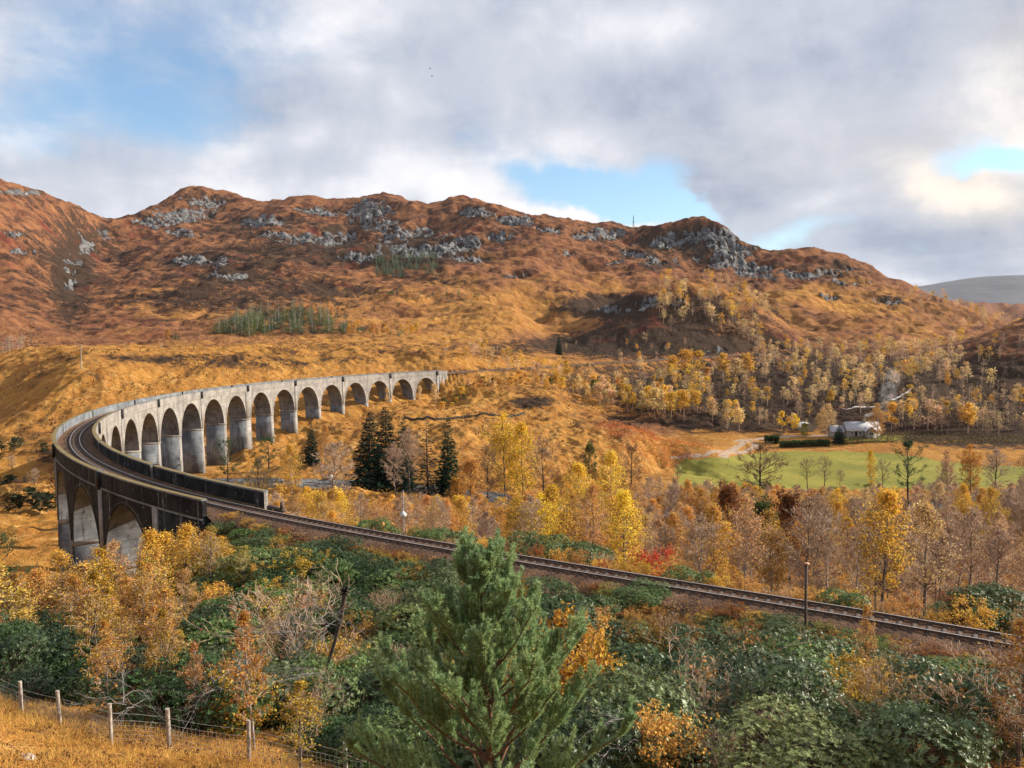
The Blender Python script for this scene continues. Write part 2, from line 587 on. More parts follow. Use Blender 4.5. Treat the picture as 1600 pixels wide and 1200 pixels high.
M = {}
M['moor'] = mat('moor', m_moor)
M['meadow'] = mat('meadow_grass', m_meadow)
M['dirt'] = mat('dirt', m_dirt)
M['far'] = mat('hazed_far_moor', m_farhill)
M['con'] = mat('weathered_concrete', concrete(False))
M['condark'] = mat('dark_concrete', concrete(True))  # near black with pale specks, for outer and track-side faces
M['conmid'] = mat('stained_shaded_concrete', concrete(2))
M['ballast'] = mat('ballast_stone', m_ballast)
M['rail'] = mat('rusty_rail', flatcol((0.16, 0.11, 0.085), 0.45, 0.5, 0.6))
M['railtop'] = mat('polished_rail', flatcol((0.62, 0.60, 0.58), 0.3, 0.5, 0.7, 0.1))
M['sleeper'] = mat('sleeper_wood', flatcol((0.085, 0.062, 0.05), 0.95))
M['iron'] = mat('black_iron', flatcol((0.012, 0.012, 0.013), 0.7, 0.3))
M['leaf'] = mat('leaf', m_leaf)
M['gloss'] = mat('glossy_leaf', lambda k: m_leaf(k, True))
M['bark'] = mat('bark', m_bark)
M['wood'] = mat('grey_wood', flatcol((0.33, 0.29, 0.25), 0.9, 0.1, 0, 0.4, 9))
M['wire'] = mat('galvanised_wire', flatcol((0.30, 0.27, 0.24), 0.6, 0.3, 0.3))
M['white'] = mat('white_paint', flatcol((0.78, 0.78, 0.76), 0.5, 0.4, 0, 0.06))
M['grey'] = mat('grey_steel', flatcol((0.34, 0.34, 0.34), 0.5, 0.4, 0.3))
M['slate'] = mat('pale_slate', flatcol((0.42, 0.42, 0.44), 0.55, 0.4, 0, 0.2, 1.2))
M['stone'] = mat('house_stone', flatcol((0.34, 0.32, 0.28), 0.9, 0.1, 0, 0.35, 1.6))
M['glass'] = mat('window_glass', flatcol((0.02, 0.025, 0.03), 0.15, 0.6, 0, 0.1))
M['rockm'] = None

# ---------------------------------------------------------------- land form
CTRL = []           # azimuth, ln distance, height


def C(px, py, d):
    x, z = ray(px, py)
    CTRL.append((math.atan(x), math.log(d * math.hypot(1, x)), CAMZ + z * d))


def H(px, d, z):
    x = ray(px, 600)[0]
    CTRL.append((math.atan(x), math.log(d * math.hypot(1, x)), z))


def A(deg, r, z):
    CTRL.append((math.radians(deg), math.log(r), z))


# hillside under the camera, falling to the railway
for dg in (-180, -140, -100, -60, -30, 0, 30, 60, 100, 140, 180):
    A(dg, 1.5, 16.2)
for dg in (-150, -110, 110, 150, -180, 180):
    A(dg, 12, 20); A(dg, 60, 32); A(dg, 400, 90); A(dg, 1800, 160); A(dg, 6000, 120)
for px, pts in {
    -200: [(8, 12.2), (22, 8.0), (32, 4.2), (45, 0), (62, -6), (85, -13)],
    95:   [(8, 11.9), (19, 7.0), (27.5, 4.3), (34, 2.0)],
    266:  [(8, 11.4), (18, 6.9), (25.2, 4.5), (35, 1.6)],
    0:    [(8, 12.0), (22, 6.1), (30.5, 3.4), (45, -1.0), (62, -7), (85, -14)],
    175:  [(8, 11.6), (18, 7.2), (24.5, 5.0), (35, 1.8), (50, -2.6), (70, -8), (95, -13)],
    400:  [(8, 11.2), (18, 6.9), (24.5, 4.5), (35, 1.2), (50, -1.2), (62, -1.6)],
    600:  [(8, 11.0), (16, 7.6), (30, 1.6), (45, -0.9), (58, -1.2)],
    800:  [(8, 10.9), (15, 8.2), (30, 1.8), (45, -0.8), (56, -1.0)],
    1000: [(8, 11.0), (18, 7.2), (30, 2.0), (42, -0.5), (49, -0.8)],
    1250: [(8, 11.4), (20, 6.8), (30, 2.6), (40, 0.0), (43, -0.8)],
    1600: [(8, 12.0), (20, 7.0), (28, 3.4), (34, 0.8), (38, 0.2)],
    1900: [(8, 13), (16, 8.5), (22, 4.5), (28, 1.5)],
}.items():
    for d, z in pts:
        H(px, d, z)
# beyond the railway: bank, wooded slope, valley floor
for px, pts in {
    -300: [(120, -20), (200, -24), (290, -22)],
    0:    [(115, -18.5), (155, -20.5), (200, -22.5), (250, -21.5)],
    100:  [(120, -19), (160, -22), (220, -24), (270, -19)],
    250:  [(100, -14), (140, -21), (200, -26), (250, -27.5), (290, -25)],
    400:  [(85, -5), (110, -15), (160, -24), (230, -28), (262, -27.5)],
    550:  [(85, -5), (110, -13), (160, -22), (220, -27.5), (255, -27)],
    700:  [(82, -5), (110, -14), (160, -23), (220, -28)],
    850:  [(76, -4), (100, -13), (150, -23), (200, -28.5), (250, -29)],
    1000: [(72, -5), (95, -13), (140, -23), (200, -30), (250, -31)],
    1150: [(66, -5), (90, -14), (130, -24), (190, -31), (250, -32)],
    1350: [(62, -5), (85, -14), (125, -25), (180, -32), (250, -33)],
    1600: [(60, -4), (80, -13), (120, -25), (170, -32), (230, -34.5), (262, -34)],
    2000: [(70, -16), (120, -30), (200, -36), (330, -36), (500, -34)],
}.items():
    for d, z in pts:
        H(px, d, z)
# meadow and the yard of the cottage
for px in (1060, 1200, 1340, 1480, 1620):
    H(px, 290, -32.2); H(px, 325, -32.4)
H(1200, 352, -30.0); H(1340, 350, -28.9); H(1430, 352, -29.2); H(1600, 352, -31)
H(1130, 345, -30.3)
# slope under the far arches and the spur running right from the abutment
C(430, 692, 314); C(470, 677, 331); C(503, 655, 347); C(540, 648, 362); C(577, 637, 378); C(611, 629, 393); C(650, 628, 407); C(690, 618, 420)
C(355, 738, 268); C(397, 704, 296); C(300, 720, 300)
C(560, 690, 290); C(650, 680, 300); C(650, 640, 355); C(700, 690, 285); C(760, 690, 285)
C(750, 640, 352); C(800, 700, 275); C(800, 665, 320); C(800, 620, 395); C(850, 650, 345); C(860, 700, 280); C(870, 618, 395)
C(900, 690, 292); C(930, 660, 330); C(1000, 672, 318); C(1060, 684, 312); C(1105, 697, 312); C(1000, 705, 285); C(930, 710, 275)
C(1080, 716, 288)
H(960, 372, -25.5); H(1060, 360, -28); H(900, 430, -19); H(1000, 430, -20)
C(1000, 598, 500); C(900, 580, 500); C(960, 562, 600); C(1040, 560, 628)
C(1130, 640, 410); C(1130, 600, 490); C(1130, 575, 560); C(1130, 556, 650)
C(1340, 640, 408); C(1340, 605, 470); C(1300, 575, 545); C(1340, 556, 640); C(1250, 545, 700)
C(1430, 600, 440); C(1500, 640, 400); C(1600, 650, 395); C(1700, 650, 395)
# moor behind the viaduct on the left
C(0, 690, 275); C(0, 640, 335); C(0, 590, 390); C(0, 556, 440); C(128, 640, 310); C(128, 575, 345); C(60, 548, 430)
C(200, 640, 315); C(250, 590, 360); C(300, 605, 350); C(250, 545, 430); C(400, 545, 450); C(400, 592, 380)
C(560, 545, 480); C(560, 575, 430); C(690, 572, 440); C(760, 560, 480); C(690, 545, 540); C(800, 562, 500)
C(-150, 600, 380); C(-150, 550, 450)
for px in (-150, 0, 120, 250):
    H(px, 520, zpt(px, 552, 520))
C(400, 538, 560); C(560, 530, 600); C(700, 534, 620); C(820, 540, 620)
C(330, 520, 640); C(500, 522, 640); C(640, 524, 640)
# knoll in the middle
C(880, 520, 770); C(930, 492, 790); C(985, 474, 800); C(1060, 464, 800); C(1110, 465, 800); C(1160, 482, 800); C(1210, 508, 790)
C(980, 530, 690); C(1080, 520, 700); C(1080, 540, 665); C(900, 548, 660); C(1200, 540, 690); C(1080, 495, 740)
H(940, 900, 22); H(1060, 900, 26); H(1160, 900, 24); H(1230, 860, 14); H(860, 860, 18)
# dark shoulder at the right edge
C(1610, 498, 600); C(1560, 518, 590); C(1500, 546, 580); C(1460, 565, 570); C(1600, 560, 480); C(1680, 470, 620); C(1520, 590, 480); C(1800, 440, 640)
H(1600, 760, 10); H(1500, 720, -2); H(1700, 800, 16)
# mountain: three steps up to the sky line
ridge = [(-200, 255, 1250), (-80, 272, 1280), (0, 291, 1300), (60, 304, 1330), (120, 326, 1400), (165, 342, 1480), (196, 352, 1580),
         (228, 337, 1640), (262, 316, 1700), (300, 299, 1720), (330, 297, 1720), (370, 304, 1730), (400, 318, 1740), (426, 330, 1760),
         (450, 321, 1740), (485, 317, 1730), (520, 319, 1720), (545, 312, 1700), (580, 308, 1680), (608, 309, 1680), (625, 319, 1690),
         (680, 321, 1660), (740, 322, 1630), (765, 333, 1610), (790, 341, 1590), (820, 347, 1560), (860, 354, 1530), (900, 358, 1510),
         (930, 356, 1480), (950, 355, 1480), (985, 362, 1470), (1015, 361, 1420), (1045, 352, 1380), (1090, 347, 1350),
         (1125, 354, 1340), (1150, 370, 1330), (1180, 391, 1310), (1225, 398, 1300), (1265, 397, 1290), (1300, 407, 1270),
         (1340, 418, 1250), (1380, 439, 1220), (1410, 456, 1200), (1440, 470, 1160), (1480, 484, 1100), (1530, 501, 1040), (1580, 517, 1000), (1700, 520, 980)]
for px, py, d in ridge:
    C(px, py, d)
    z = zpt(px, py, d)
    H(px, d * 1.22, z - 0.10 * d)
for px, py, d in [(0, 420, 900), (0, 500, 650), (-150, 420, 850), (-150, 500, 620), (60, 370, 1120), (120, 440, 1000), (105, 470, 860), (150, 400, 1300), (95, 510, 680), (60, 460, 800),
                  (200, 440, 1050), (200, 500, 740), (180, 395, 1330), (260, 380, 1350), (330, 345, 1560), (330, 430, 1050), (330, 480, 800), (420, 380, 1350),
                  (440, 440, 1000), (450, 490, 780), (540, 350, 1520), (560, 400, 1230), (560, 450, 960), (580, 490, 790), (660, 360, 1430), (680, 420, 1090),
                  (680, 470, 860), (700, 505, 720), (780, 390, 1250), (800, 440, 980), (800, 490, 780), (880, 390, 1250), (880, 440, 1020), (870, 480, 860),
                  (960, 390, 1280), (1000, 430, 1100), (1080, 392, 1290), (1080, 440, 1080), (1180, 420, 1180), (1200, 455, 1020), (1230, 490, 880), (1300, 450, 1060),
                  (1300, 490, 900), (1400, 480, 980), (1400, 515, 820), (1300, 525, 780), (1480, 505, 900), (1550, 520, 860)]:
    C(px, py, d)
for dg in (-75, -60, -48):
    A(dg, 300, 0); A(dg, 700, 40); A(dg, 1300, 260); A(dg, 3000, 200)
for dg in (48, 62, 80):
    A(dg, 60, -6); A(dg, 150, -30); A(dg, 400, -35); A(dg, 800, 0); A(dg, 1500, 40); A(dg, 3000, 20)
for px in (0, 300, 600, 900, 1200, 1500):
    H(px, 2600, 90); H(px, 6500, -30)

_c = np.array(CTRL)
_SA, _SW = 0.22, 0.5


def _kern(r2):
    return np.sqrt(r2 + 0.02) ** 1.0


_pc = np.stack([_c[:, 0] / _SA, _c[:, 1] / _SW], -1)
_zc = _c[:, 2]
_D2 = ((_pc[:, None] - _pc[None]) ** 2).sum(-1)
_n = len(_c)
_Kx = _kern(_D2) - 0.004 * np.eye(_n)
_Pm = np.concatenate([np.ones((_n, 1)), _pc], 1)
_sol = np.linalg.lstsq(np.block([[_Kx, _Pm], [_Pm.T, np.zeros((3, 3))]]), np.concatenate([_zc, np.zeros(3)]), rcond=None)[0]


def base_height(x, y):
    az, w = np.arctan2(x, y), np.log(np.hypot(x, y) + 1e-6)
    q = np.stack([az.ravel() / _SA, w.ravel() / _SW], -1)
    z = np.empty(len(q))
    for i in range(0, len(q), 20000):
        b = q[i:i + 20000]
        r2 = (b ** 2).sum(1)[:, None] + (_pc ** 2).sum(1)[None] - 2 * b @ _pc.T
        z[i:i + 20000] = _kern(np.maximum(r2, 0)) @ _sol[:_n] + _sol[_n] + b @ _sol[_n + 1:]
    return z.reshape(x.shape)


AZ = np.radians(np.concatenate([np.arange(-180, -66, 6.0), np.arange(-66, -36, 0.8), np.arange(-36, 36.01, 0.115),
                                np.arange(36.8, 67, 0.8), np.arange(72, 180.1, 6.0)]))
RR = np.concatenate([np.geomspace(1.2, 12, 24)[:-1], np.geomspace(12, 110, 110)[:-1], np.geomspace(110, 600, 290)[:-1],
                     np.linspace(600, 1900, 250)[:-1], np.geomspace(1900, 6300, 14)])
NA, NR = len(AZ), len(RR)
GA, GR = np.meshgrid(AZ, RR, indexing='ij')
GX, GY = GR * np.sin(GA), GR * np.cos(GA)
GZ = base_height(GX, GY)


def track_dist(x, y):
    """distance to the railway centre line, the place along it, and its height there"""
    sel = np.arange(0, len(SS), 6)
    d = np.full(x.shape, 1e9)
    s = np.zeros(x.shape)
    xf, yf, df, sf = x.ravel(), y.ravel(), d.ravel(), s.ravel()
    m = np.where((np.hypot(xf, yf) < 900) & (yf > -320))[0]
    px, py = TX[sel], TY[sel]
    for i in range(0, len(m), 30000):
        b = m[i:i + 30000]
        d2 = (xf[b, None] - px[None]) ** 2 + (yf[b, None] - py[None]) ** 2
        j = d2.argmin(1)
        df[b] = np.sqrt(d2[np.arange(len(b)), j])
        sf[b] = SS[sel][j]
    return df.reshape(x.shape), sf.reshape(x.shape)


GD, GS = track_dist(GX, GY)

# small land forms
far = sstep(GR, 520, 900)
midz = sstep(GR, 90, 220) * (1 - far)
near = 1 - sstep(GR, 60, 140)
rid = 1 - 2 * np.abs(fbm(GX / 210 + 3, GY / 210, 4, 21))
hum = fbm(GX / 16, GY / 22, 4, 5)
hum2 = fbm(GX / 5.2, GY / 6.5, 3, 55)
hum3 = fbm(GX / 2.3, GY / 2.3, 2, 56)
big = fbm(GX / 120, GY / 120, 4, 9)
flatv = np.zeros_like(GX)                        # meadow, yard: keep even
_mx = (GX - 135) / 150
flatv = sstep(GX, 55, 75) * sstep(GY, 250, 262) * (1 - sstep(GY, 355, 372)) * (1 - sstep(GX, 235, 260))
GZ = GZ + (1 - flatv) * (near * (0.16 * fbm(GX / 2.2, GY / 2.2, 3, 2) + 0.22 * fbm(GX / 7, GY / 7, 2, 3))
                         + midz * (2.4 * hum + 3.0 * (0.33 - np.abs(fbm(GX / 19 + 5, GY / 26, 3, 15))) + 1.2 * hum2 + 0.6 * hum3 + 1.4 * big)
                         + 15 * np.exp(-((GX - 160) / 80) ** 2 - ((GY - 800) / 55) ** 2)
                         + far * (12 * big + (6 + 9 * sstep(GR, 900, 1300)) * (rid - 0.5) * sstep(GR, 700, 1000) + 3.0 * hum + 0.9 * hum2 + 6.0 * fbm(GX / 75 + 4, GY / 17, 4, 87)
                                  + 9 * (0.5 - np.abs(fbm(GX / 60, GY / 45, 4, 31))) - 3))
GZ = GZ + flatv * 0.25 * fbm(GX / 14, GY / 14, 3, 8)


def photo_xy(gx, gy, gz):
    """where a land point would fall in the photograph (used to lay out zones once, in the world)"""
    yc = gy * cp - (gz - CAMZ) * sp_
    up = gy * sp_ + (gz - CAMZ) * cp
    yc = np.where(yc < 0.5, 0.5, yc)
    u, v = FPX * gx / yc, -FPX * up / yc
    return 800 + u * cr - v * sr, 600 + u * sr + v * cr


def zlook(x, y):
    """height of the finished land at x, y"""
    x, y = np.asarray(x, float), np.asarray(y, float)
    az, r = np.arctan2(x, y), np.clip(np.hypot(x, y), RR[0], RR[-1] * 0.999)
    i = np.clip(np.searchsorted(AZ, az) - 1, 0, NA - 2)
    j = np.clip(np.searchsorted(RR, r) - 1, 0, NR - 2)
    a = np.clip((az - AZ[i]) / (AZ[i + 1] - AZ[i]), 0, 1)
    b = np.clip((r - RR[j]) / (RR[j + 1] - RR[j]), 0, 1)
    return (GZ[i, j] * (1 - a) + GZ[i + 1, j] * a) * (1 - b) + (GZ[i, j + 1] * (1 - a) + GZ[i + 1, j + 1] * a) * b


def hit(px, py, dmin=3.0, dmax=3000.0):
    """where the line of sight through a point of the photograph first meets the land"""
    x, z = ray(px, py)
    d = np.geomspace(dmin, dmax, 2400)
    g = zlook(x * d, d)
    below = np.where(CAMZ + z * d <= g)[0]
    if len(below) == 0:
        i = int(np.argmin(CAMZ + z * d - g))
    else:
        i = int(below[0])
    return x * d[i], d[i], g[i]


# crags: rock bands stepped into the hill faces
ROCK = np.zeros_like(GX)
HEATH = np.zeros_like(GX)
TONE = np.zeros_like(GX)
CRAGS = [(1040, 470, 60, 7), (960, 482, 36, 7), (1120, 545, 40, 8), (580, 328, 40, 16), (320, 316, 34, 12), (250, 345, 40, 10), (300, 335, 50, 14), (520, 372, 50, 16), (455, 372, 50, 9), (600, 352, 40, 14),
         (660, 395, 70, 18), (700, 385, 70, 12), (640, 365, 60, 14), (745, 332, 34, 9), (775, 368, 40, 14), (735, 375, 30, 12), (570, 345, 30, 14), (410, 346, 40, 8), (495, 330, 40, 8), (280, 362, 30, 8),
         (940, 365, 46, 10), (905, 368, 22, 8), (1040, 378, 60, 10), (1100, 372, 60, 22), (1150, 392, 50, 14), (1130, 408, 60, 14), (1180, 420, 50, 16), (1195, 432, 30, 10), (1290, 425, 60, 12),
         (1240, 425, 36, 12), (1330, 440, 40, 8), (1020, 412, 40, 14), (985, 395, 24, 7), (1010, 400, 30, 6), (880, 395, 20, 6), (310, 408, 60, 12), (370, 432, 40, 10), (420, 365, 40, 8), (30, 300, 40, 5), (20, 365, 24, 6), (35, 392, 24, 6),
         (1390, 470, 30, 7), (1295, 463, 20, 6), (560, 400, 46, 8), (800, 345, 40, 8), (860, 358, 30, 6), (115, 415, 22, 26), (135, 385, 16, 16), (108, 445, 14, 12), (160, 365, 14, 10), (805, 430, 30, 6), (740, 405, 40, 6), (960, 410, 24, 6)]
PXG, PYG = photo_xy(GX, GY, GZ)
ffront = (GR > 620) & (GR < 2300) & (GY > 0)
cn = fbm(GX / 34, GY / 34, 5, 77, 0.6)
cmask = np.zeros_like(GX)
for cx, cy_, rx, ry in CRAGS:
    q = ((PXG - cx) / (rx * 1.1)) ** 2 + ((PYG - cy_) / (ry * 1.1)) ** 2
    cmask = np.maximum(cmask, np.exp(-q * 1.2) * ffront)
rockn = fbm(GX / 60, GY / 90, 5, 41, 0.6)
elev = sstep(GZ, 60, 260)
rk = cmask * 0.9 + 0.75 * rockn + 0.55 * (hum - 0.1) * (0.3 + cmask) + 0.20 * elev - 0.25
rk = np.where(ffront & (GR > 660), rk, 0)
rk_s = sstep(rk, 0.22, 0.42)
step = cn * 5.5 + GZ / 9.0
fr = step - np.floor(step)
terr = (np.floor(step) + sstep(fr, 0.55, 0.95)) - step
blk = np.abs(fbm(GX / 30, GY / 26, 5, 91, 0.62))
GZ = GZ + rk_s * (terr * 9.0 + 13.0 * blk - 2.0)
ROCK = np.clip(rk_s * (0.40 + 0.45 * sstep(fr, 0.45, 0.8) + 0.5 * sstep(blk, 0.1, 0.3)), 0, 1)

# zones of colour, as the plants grow there
PXG, PYG = photo_xy(GX, GY, GZ)


def zone(cx, cy_, rx, ry, r0, r1):
    q = ((PXG - cx) / rx) ** 2 + ((PYG - cy_) / ry) ** 2
    return np.exp(-q) * ((GR > r0) & (GR < r1))


TONE = 0.12 + 0.56 * sstep(GR, 480, 700)
TONE = TONE + 0.25 * sstep(GR, 900, 1500) - 0.35 * zone(750, 490, 260, 50, 600, 1100) - 0.3 * zone(1300, 470, 300, 40, 600, 1200)
TONE = TONE + 0.25 * zone(60, 420, 200, 130, 560, 1500) + 0.35 * zone(640, 330, 160, 40, 900, 2000) + 0.3 * zone(1120, 430, 120, 22, 800, 1400)
TONE = TONE + 0.7 * zone(1000, 665, 90, 22, 260, 420) + 0.55 * zone(980, 515, 80, 40, 600, 900) + 0.45 * zone(1560, 560, 90, 50, 380, 800)
TONE = TONE + 0.3 * zone(1300, 600, 220, 50, 330, 800)
HEATH = 0.05 + 0.20 * sstep(GR, 650, 900) + 0.10 * sstep(GR, 1000, 1500) + 0.5 * np.maximum(fbm(GX / 140, GY / 110, 4, 66), 0) * sstep(GR, 300, 700) + 0.35 * cmask
for cx, cy_, rx, ry, w in [(560, 552, 190, 22, .26), (430, 572, 190, 14, .20), (330, 560, 120, 14, .20), (60, 585, 90, 6, .3), (100, 560, 60, 5, .25), (400, 420, 160, 50, .22), (330, 470, 130, 26, .26), (640, 395, 90, 20, .4), (480, 395, 90, 20, .18),
                           (1080, 375, 80, 22, .35), (970, 478, 80, 14, 1.0), (1085, 500, 110, 34, .5), (960, 515, 70, 30, .3), (90, 420, 120, 110, .2), (890, 540, 160, 14, .5), (1080, 540, 150, 20, .5), (1280, 605, 330, 46, 1.0), (1560, 670, 180, 30, .9), (1180, 660, 200, 14, .7), (1560, 570, 80, 50, .3),
                           (100, 700, 90, 40, .4), (60, 605, 50, 12, .3), (230, 560, 90, 10, .3), (830, 628, 30, 8, .7), (520, 455, 90, 14, .3), (110, 430, 26, 70, .35), (700, 440, 60, 12, .2)]:
    HEATH = HEATH + 1.5 * w * zone(cx, cy_, rx, ry, 150, 1900)
# woodland floor below the railway is dark leaf litter
HEATH = HEATH + 0.45 * ((GR > 60) & (GR < 250) & (GX > -40)) * (1 - flatv) * sstep(GD, 5, 10) * sstep(GZ, -36, -6) * 0.8
HEATH = HEATH + 0.55 * sstep(GR, 28, 34) * (1 - sstep(GR, 66, 80))

# railway formation: bank and cutting
inb = (GS < 4) | (GS > 378)
form = np.interp(GS, SS, TZ) - 0.62
lo, hi = form - np.maximum(GD - 2.9, 0) / 1.6, form + np.maximum(GD - 3.6, 0) / 1.3
lo = lo - 0.42 * np.clip(np.minimum(GS + 12, 392 - GS) * (GS > -12) * (GS < 392), 0, 40) * (GD > 3.0)
GZ = np.where(inb & (GD < 60), np.clip(GZ, lo, hi), GZ)
HEATH = np.where(inb & (GD < 5.5), 0.5, HEATH)

# the river Finnan's bed, left of the meadow and out past the right edge
RIV = np.array([(-330, 236), (-220, 226), (-160, 228), (-118, 240), (-84, 246), (-52, 244), (-20, 232), (20, 214), (60, 208), (100, 214), (135, 232), (165, 249), (190, 254), (230, 250), (300, 225), (380, 190)], float)
_t = np.linspace(0, 1, 260)
_cs = np.concatenate([[0], np.cumsum(np.hypot(*np.diff(RIV, axis=0).T))])
RIVX, RIVY = np.interp(_t, _cs / _cs[-1], RIV[:, 0]), np.interp(_t, _cs / _cs[-1], RIV[:, 1])
for _ in range(12):
    RIVX[1:-1] = (RIVX[:-2] + 2 * RIVX[1:-1] + RIVX[2:]) / 4
    RIVY[1:-1] = (RIVY[:-2] + 2 * RIVY[1:-1] + RIVY[2:]) / 4
RIVZ = np.interp(_t, [0, 0.36, 0.68, 1], [-25.0, -29.0, -34.2, -36.8])
_m = (GR > 120) & (GR < 520) & (GY > 100)
_mi = np.where(_m.ravel())[0]
_d2 = np.full(GX.size, 1e9)
_rz = np.zeros(GX.size)
for i in range(0, len(_mi), 20000):
    b = _mi[i:i + 20000]
    dd = (GX.ravel()[b, None] - RIVX) ** 2 + (GY.ravel()[b, None] - RIVY) ** 2
    j = dd.argmin(1)
    _d2[b] = np.sqrt(dd[np.arange(len(b)), j])
    _rz[b] = RIVZ[j]
RD, RZ = _d2.reshape(GX.shape), _rz.reshape(GX.shape)
bed = RZ - 0.8 + np.maximum(RD - 5.0, 0) * 0.45
GZ = np.where(RD < 40, np.minimum(GZ, np.maximum(bed, RZ - 0.8)) * 1.0, GZ)
GZ = np.where(RD < 5, RZ - 0.8, GZ)
GZ = np.where((RD < 60) & (RD > 5), np.maximum(GZ, RZ + 0.15 * np.minimum(RD - 7, 4)), GZ)
ROCK = np.maximum(ROCK, (1 - sstep(RD, 7, 10)) * 0.9)

# smoother grid-face masks for the meadow and the farm track
DIRT = [[(1050, 716), (1100, 714), (1150, 708), (1176, 700), (1178, 692), (1150, 690), (1190, 686), (1240, 682), (1300, 682)],
        [(1128, 714), (1148, 700), (1160, 692)]]


def on_land(pts):
    return [hit(px, py, 120, 900)[:2] for px, py in pts]


PATHS = [on_land(p) for p in DIRT]


def poly_dist(x, y, poly):
    d = np.full(x.shape, 1e9)
    for (x0, y0), (x1, y1) in zip(poly[:-1], poly[1:]):
        L = (x1 - x0) ** 2 + (y1 - y0) ** 2 + 1e-9
        t = np.clip(((x - x0) * (x1 - x0) + (y - y0) * (y1 - y0)) / L, 0, 1)
        d = np.minimum(d, np.hypot(x - x0 - t * (x1 - x0), y - y0 - t * (y1 - y0)))
    return d


PXG, PYG = photo_xy(GX, GY, GZ)
PD = np.minimum(poly_dist(GX, GY, PATHS[0]), poly_dist(GX, GY, PATHS[1]))
edge = fbm(GX / 9, GY / 9, 3, 71)
lane = (PD < 1.5 + 1.2 * edge) & (GR < 500) & (GR > 200)
mead_top = np.interp(PXG, [1040, 1100, 1200, 1320, 1400, 1480, 1540, 1620], [722, 718, 706, 706, 709, 722, 727, 730])
meadow = (PXG > 1052 + 14 * edge + 0.5 * np.abs(PYG - 735)) & (PYG > mead_top + 2.5 * edge) & (GR > 240) & (GR < 420) & (RD > 10 + 2 * edge) & (GY > RIVY[0] * 0 + 246) & (PXG < 2100)
lawn = (GR > 320) & (GR < 420) & (PXG > 1322 + 9 * edge) & (PXG < 1412 + 20 * edge) & (PYG > 681 + 2 * edge) & (PYG < 690 + 4 * edge)
meadow = (meadow | lawn) & ~lane

VN = np.zeros((NA, NR, 3))
_dxa, _dya, _dza = np.gradient(GX, axis=0), np.gradient(GY, axis=0), np.gradient(GZ, axis=0)
_dxr, _dyr, _dzr = np.gradient(GX, axis=1), np.gradient(GY, axis=1), np.gradient(GZ, axis=1)
VN = np.cross(np.stack([_dxr, _dyr, _dzr], -1), np.stack([_dxa, _dya, _dza], -1))
VN *= np.sign(VN[..., 2:3] + 1e-12)
VN /= np.linalg.norm(VN, axis=-1, keepdims=True) + 1e-12


def land_sheet(name, vmask_fn, mtl, label):
    """one piece of the land grid as its own sheet; neighbours share their border points"""
    i, j = np.meshgrid(np.arange(NA - 1), np.arange(NR - 1), indexing='ij')
    f = vmask_fn()[:-1, :-1]
    i, j = i[f], j[f]
    idx = lambda a, b: a * NR + b
    F = np.stack([idx(i, j), idx(i, j + 1), idx(i + 1, j + 1), idx(i + 1, j)], -1)
    used, inv = np.unique(F.ravel(), return_inverse=True)
    V = np.stack([GX, GY, GZ], -1).reshape(-1, 3)[used]
    mb = MB().add(V, inv.reshape(-1, 4)[:, ::-1])
    me = mb.mesh(name, mtl, True)
    for an, arr in (('rock', ROCK), ('heath', HEATH), ('tone', TONE)):
        at = me.attributes.new(an, 'FLOAT', 'POINT')
        at.data.foreach_set('value', arr.ravel()[used].astype(np.float32))
    me.normals_split_custom_set_from_vertices(VN.reshape(-1, 3)[used].tolist())
    o = link(name, me)
    return tag(o, label, None, None, 'structure')


FJ = (GR < 560)
land_sheet('ground', lambda: FJ & ~meadow & ~lane, M['moor'], 'rough valley ground of golden moor grass and dark heather')
land_sheet('mountain', lambda: ~FJ, M['moor'], 'rust and gold mountain side with grey crags along its ridge')
land_sheet('meadow', lambda: meadow & FJ, M['meadow'], 'mown yellow green meadow in front of the cottage')
land_sheet('farm_track', lambda: lane & FJ & ~meadow, M['dirt'], 'pale dirt farm track along the top of the meadow')


def far_hill():
    x = np.linspace(1500, 6200, 90)
    y = np.linspace(4200, 6300, 40)
    q = 2.0
    X, Y = np.meshgrid(x, y, indexing='ij')
    crest = np.interp(X, [1500, 2300, 2700, 3100, 3600, 4500, 6200], [-60, 215, 262, 300, 330, 420, 380])
    Z = crest * np.exp(-((Y - 5250) / 900) ** 2 * 1.2) + 26 * fbm(X / 500, Y / 500, 5, 13) + 18
    n = np.arange(90 * 40).reshape(90, 40)
    F = np.stack([n[:-1, :-1], n[1:, :-1], n[1:, 1:], n[:-1, 1:]], -1).reshape(-1, 4)
    o = MB().add(np.stack([X * q, Y * q, (Z - CAMZ) * q + CAMZ], -1).reshape(-1, 3), F).obj('far_hill', M['far'], None, True)
    tag(o, 'distant blue grey hill fading behind the right end of the ridge', None, None, 'structure')


far_hill()

# ---------------------------------------------------------------- viaduct
S0, SPAN, NB = 10.05, 17.405, 21
HW = 3.3                       # half width over the spandrel walls
Z_SPRING, Z_CROWN, R_ARCH = -10.7, -1.85, 7.62


def pier_s(k):                  # k = 0 far abutment .. 21 near abutment
    return S0 + SPAN * (NB - k)


via = thing('viaduct', 'long curved grey concrete railway viaduct of twenty one arches', 'viaduct', (0, 0, 0))


def half_w(k):
    return 1.9 if k in (8, 15) else 1.0


def gz_at(s, off):
    p = tr(s, off, 0)
    return float(zlook(p[..., 0], p[..., 1]))


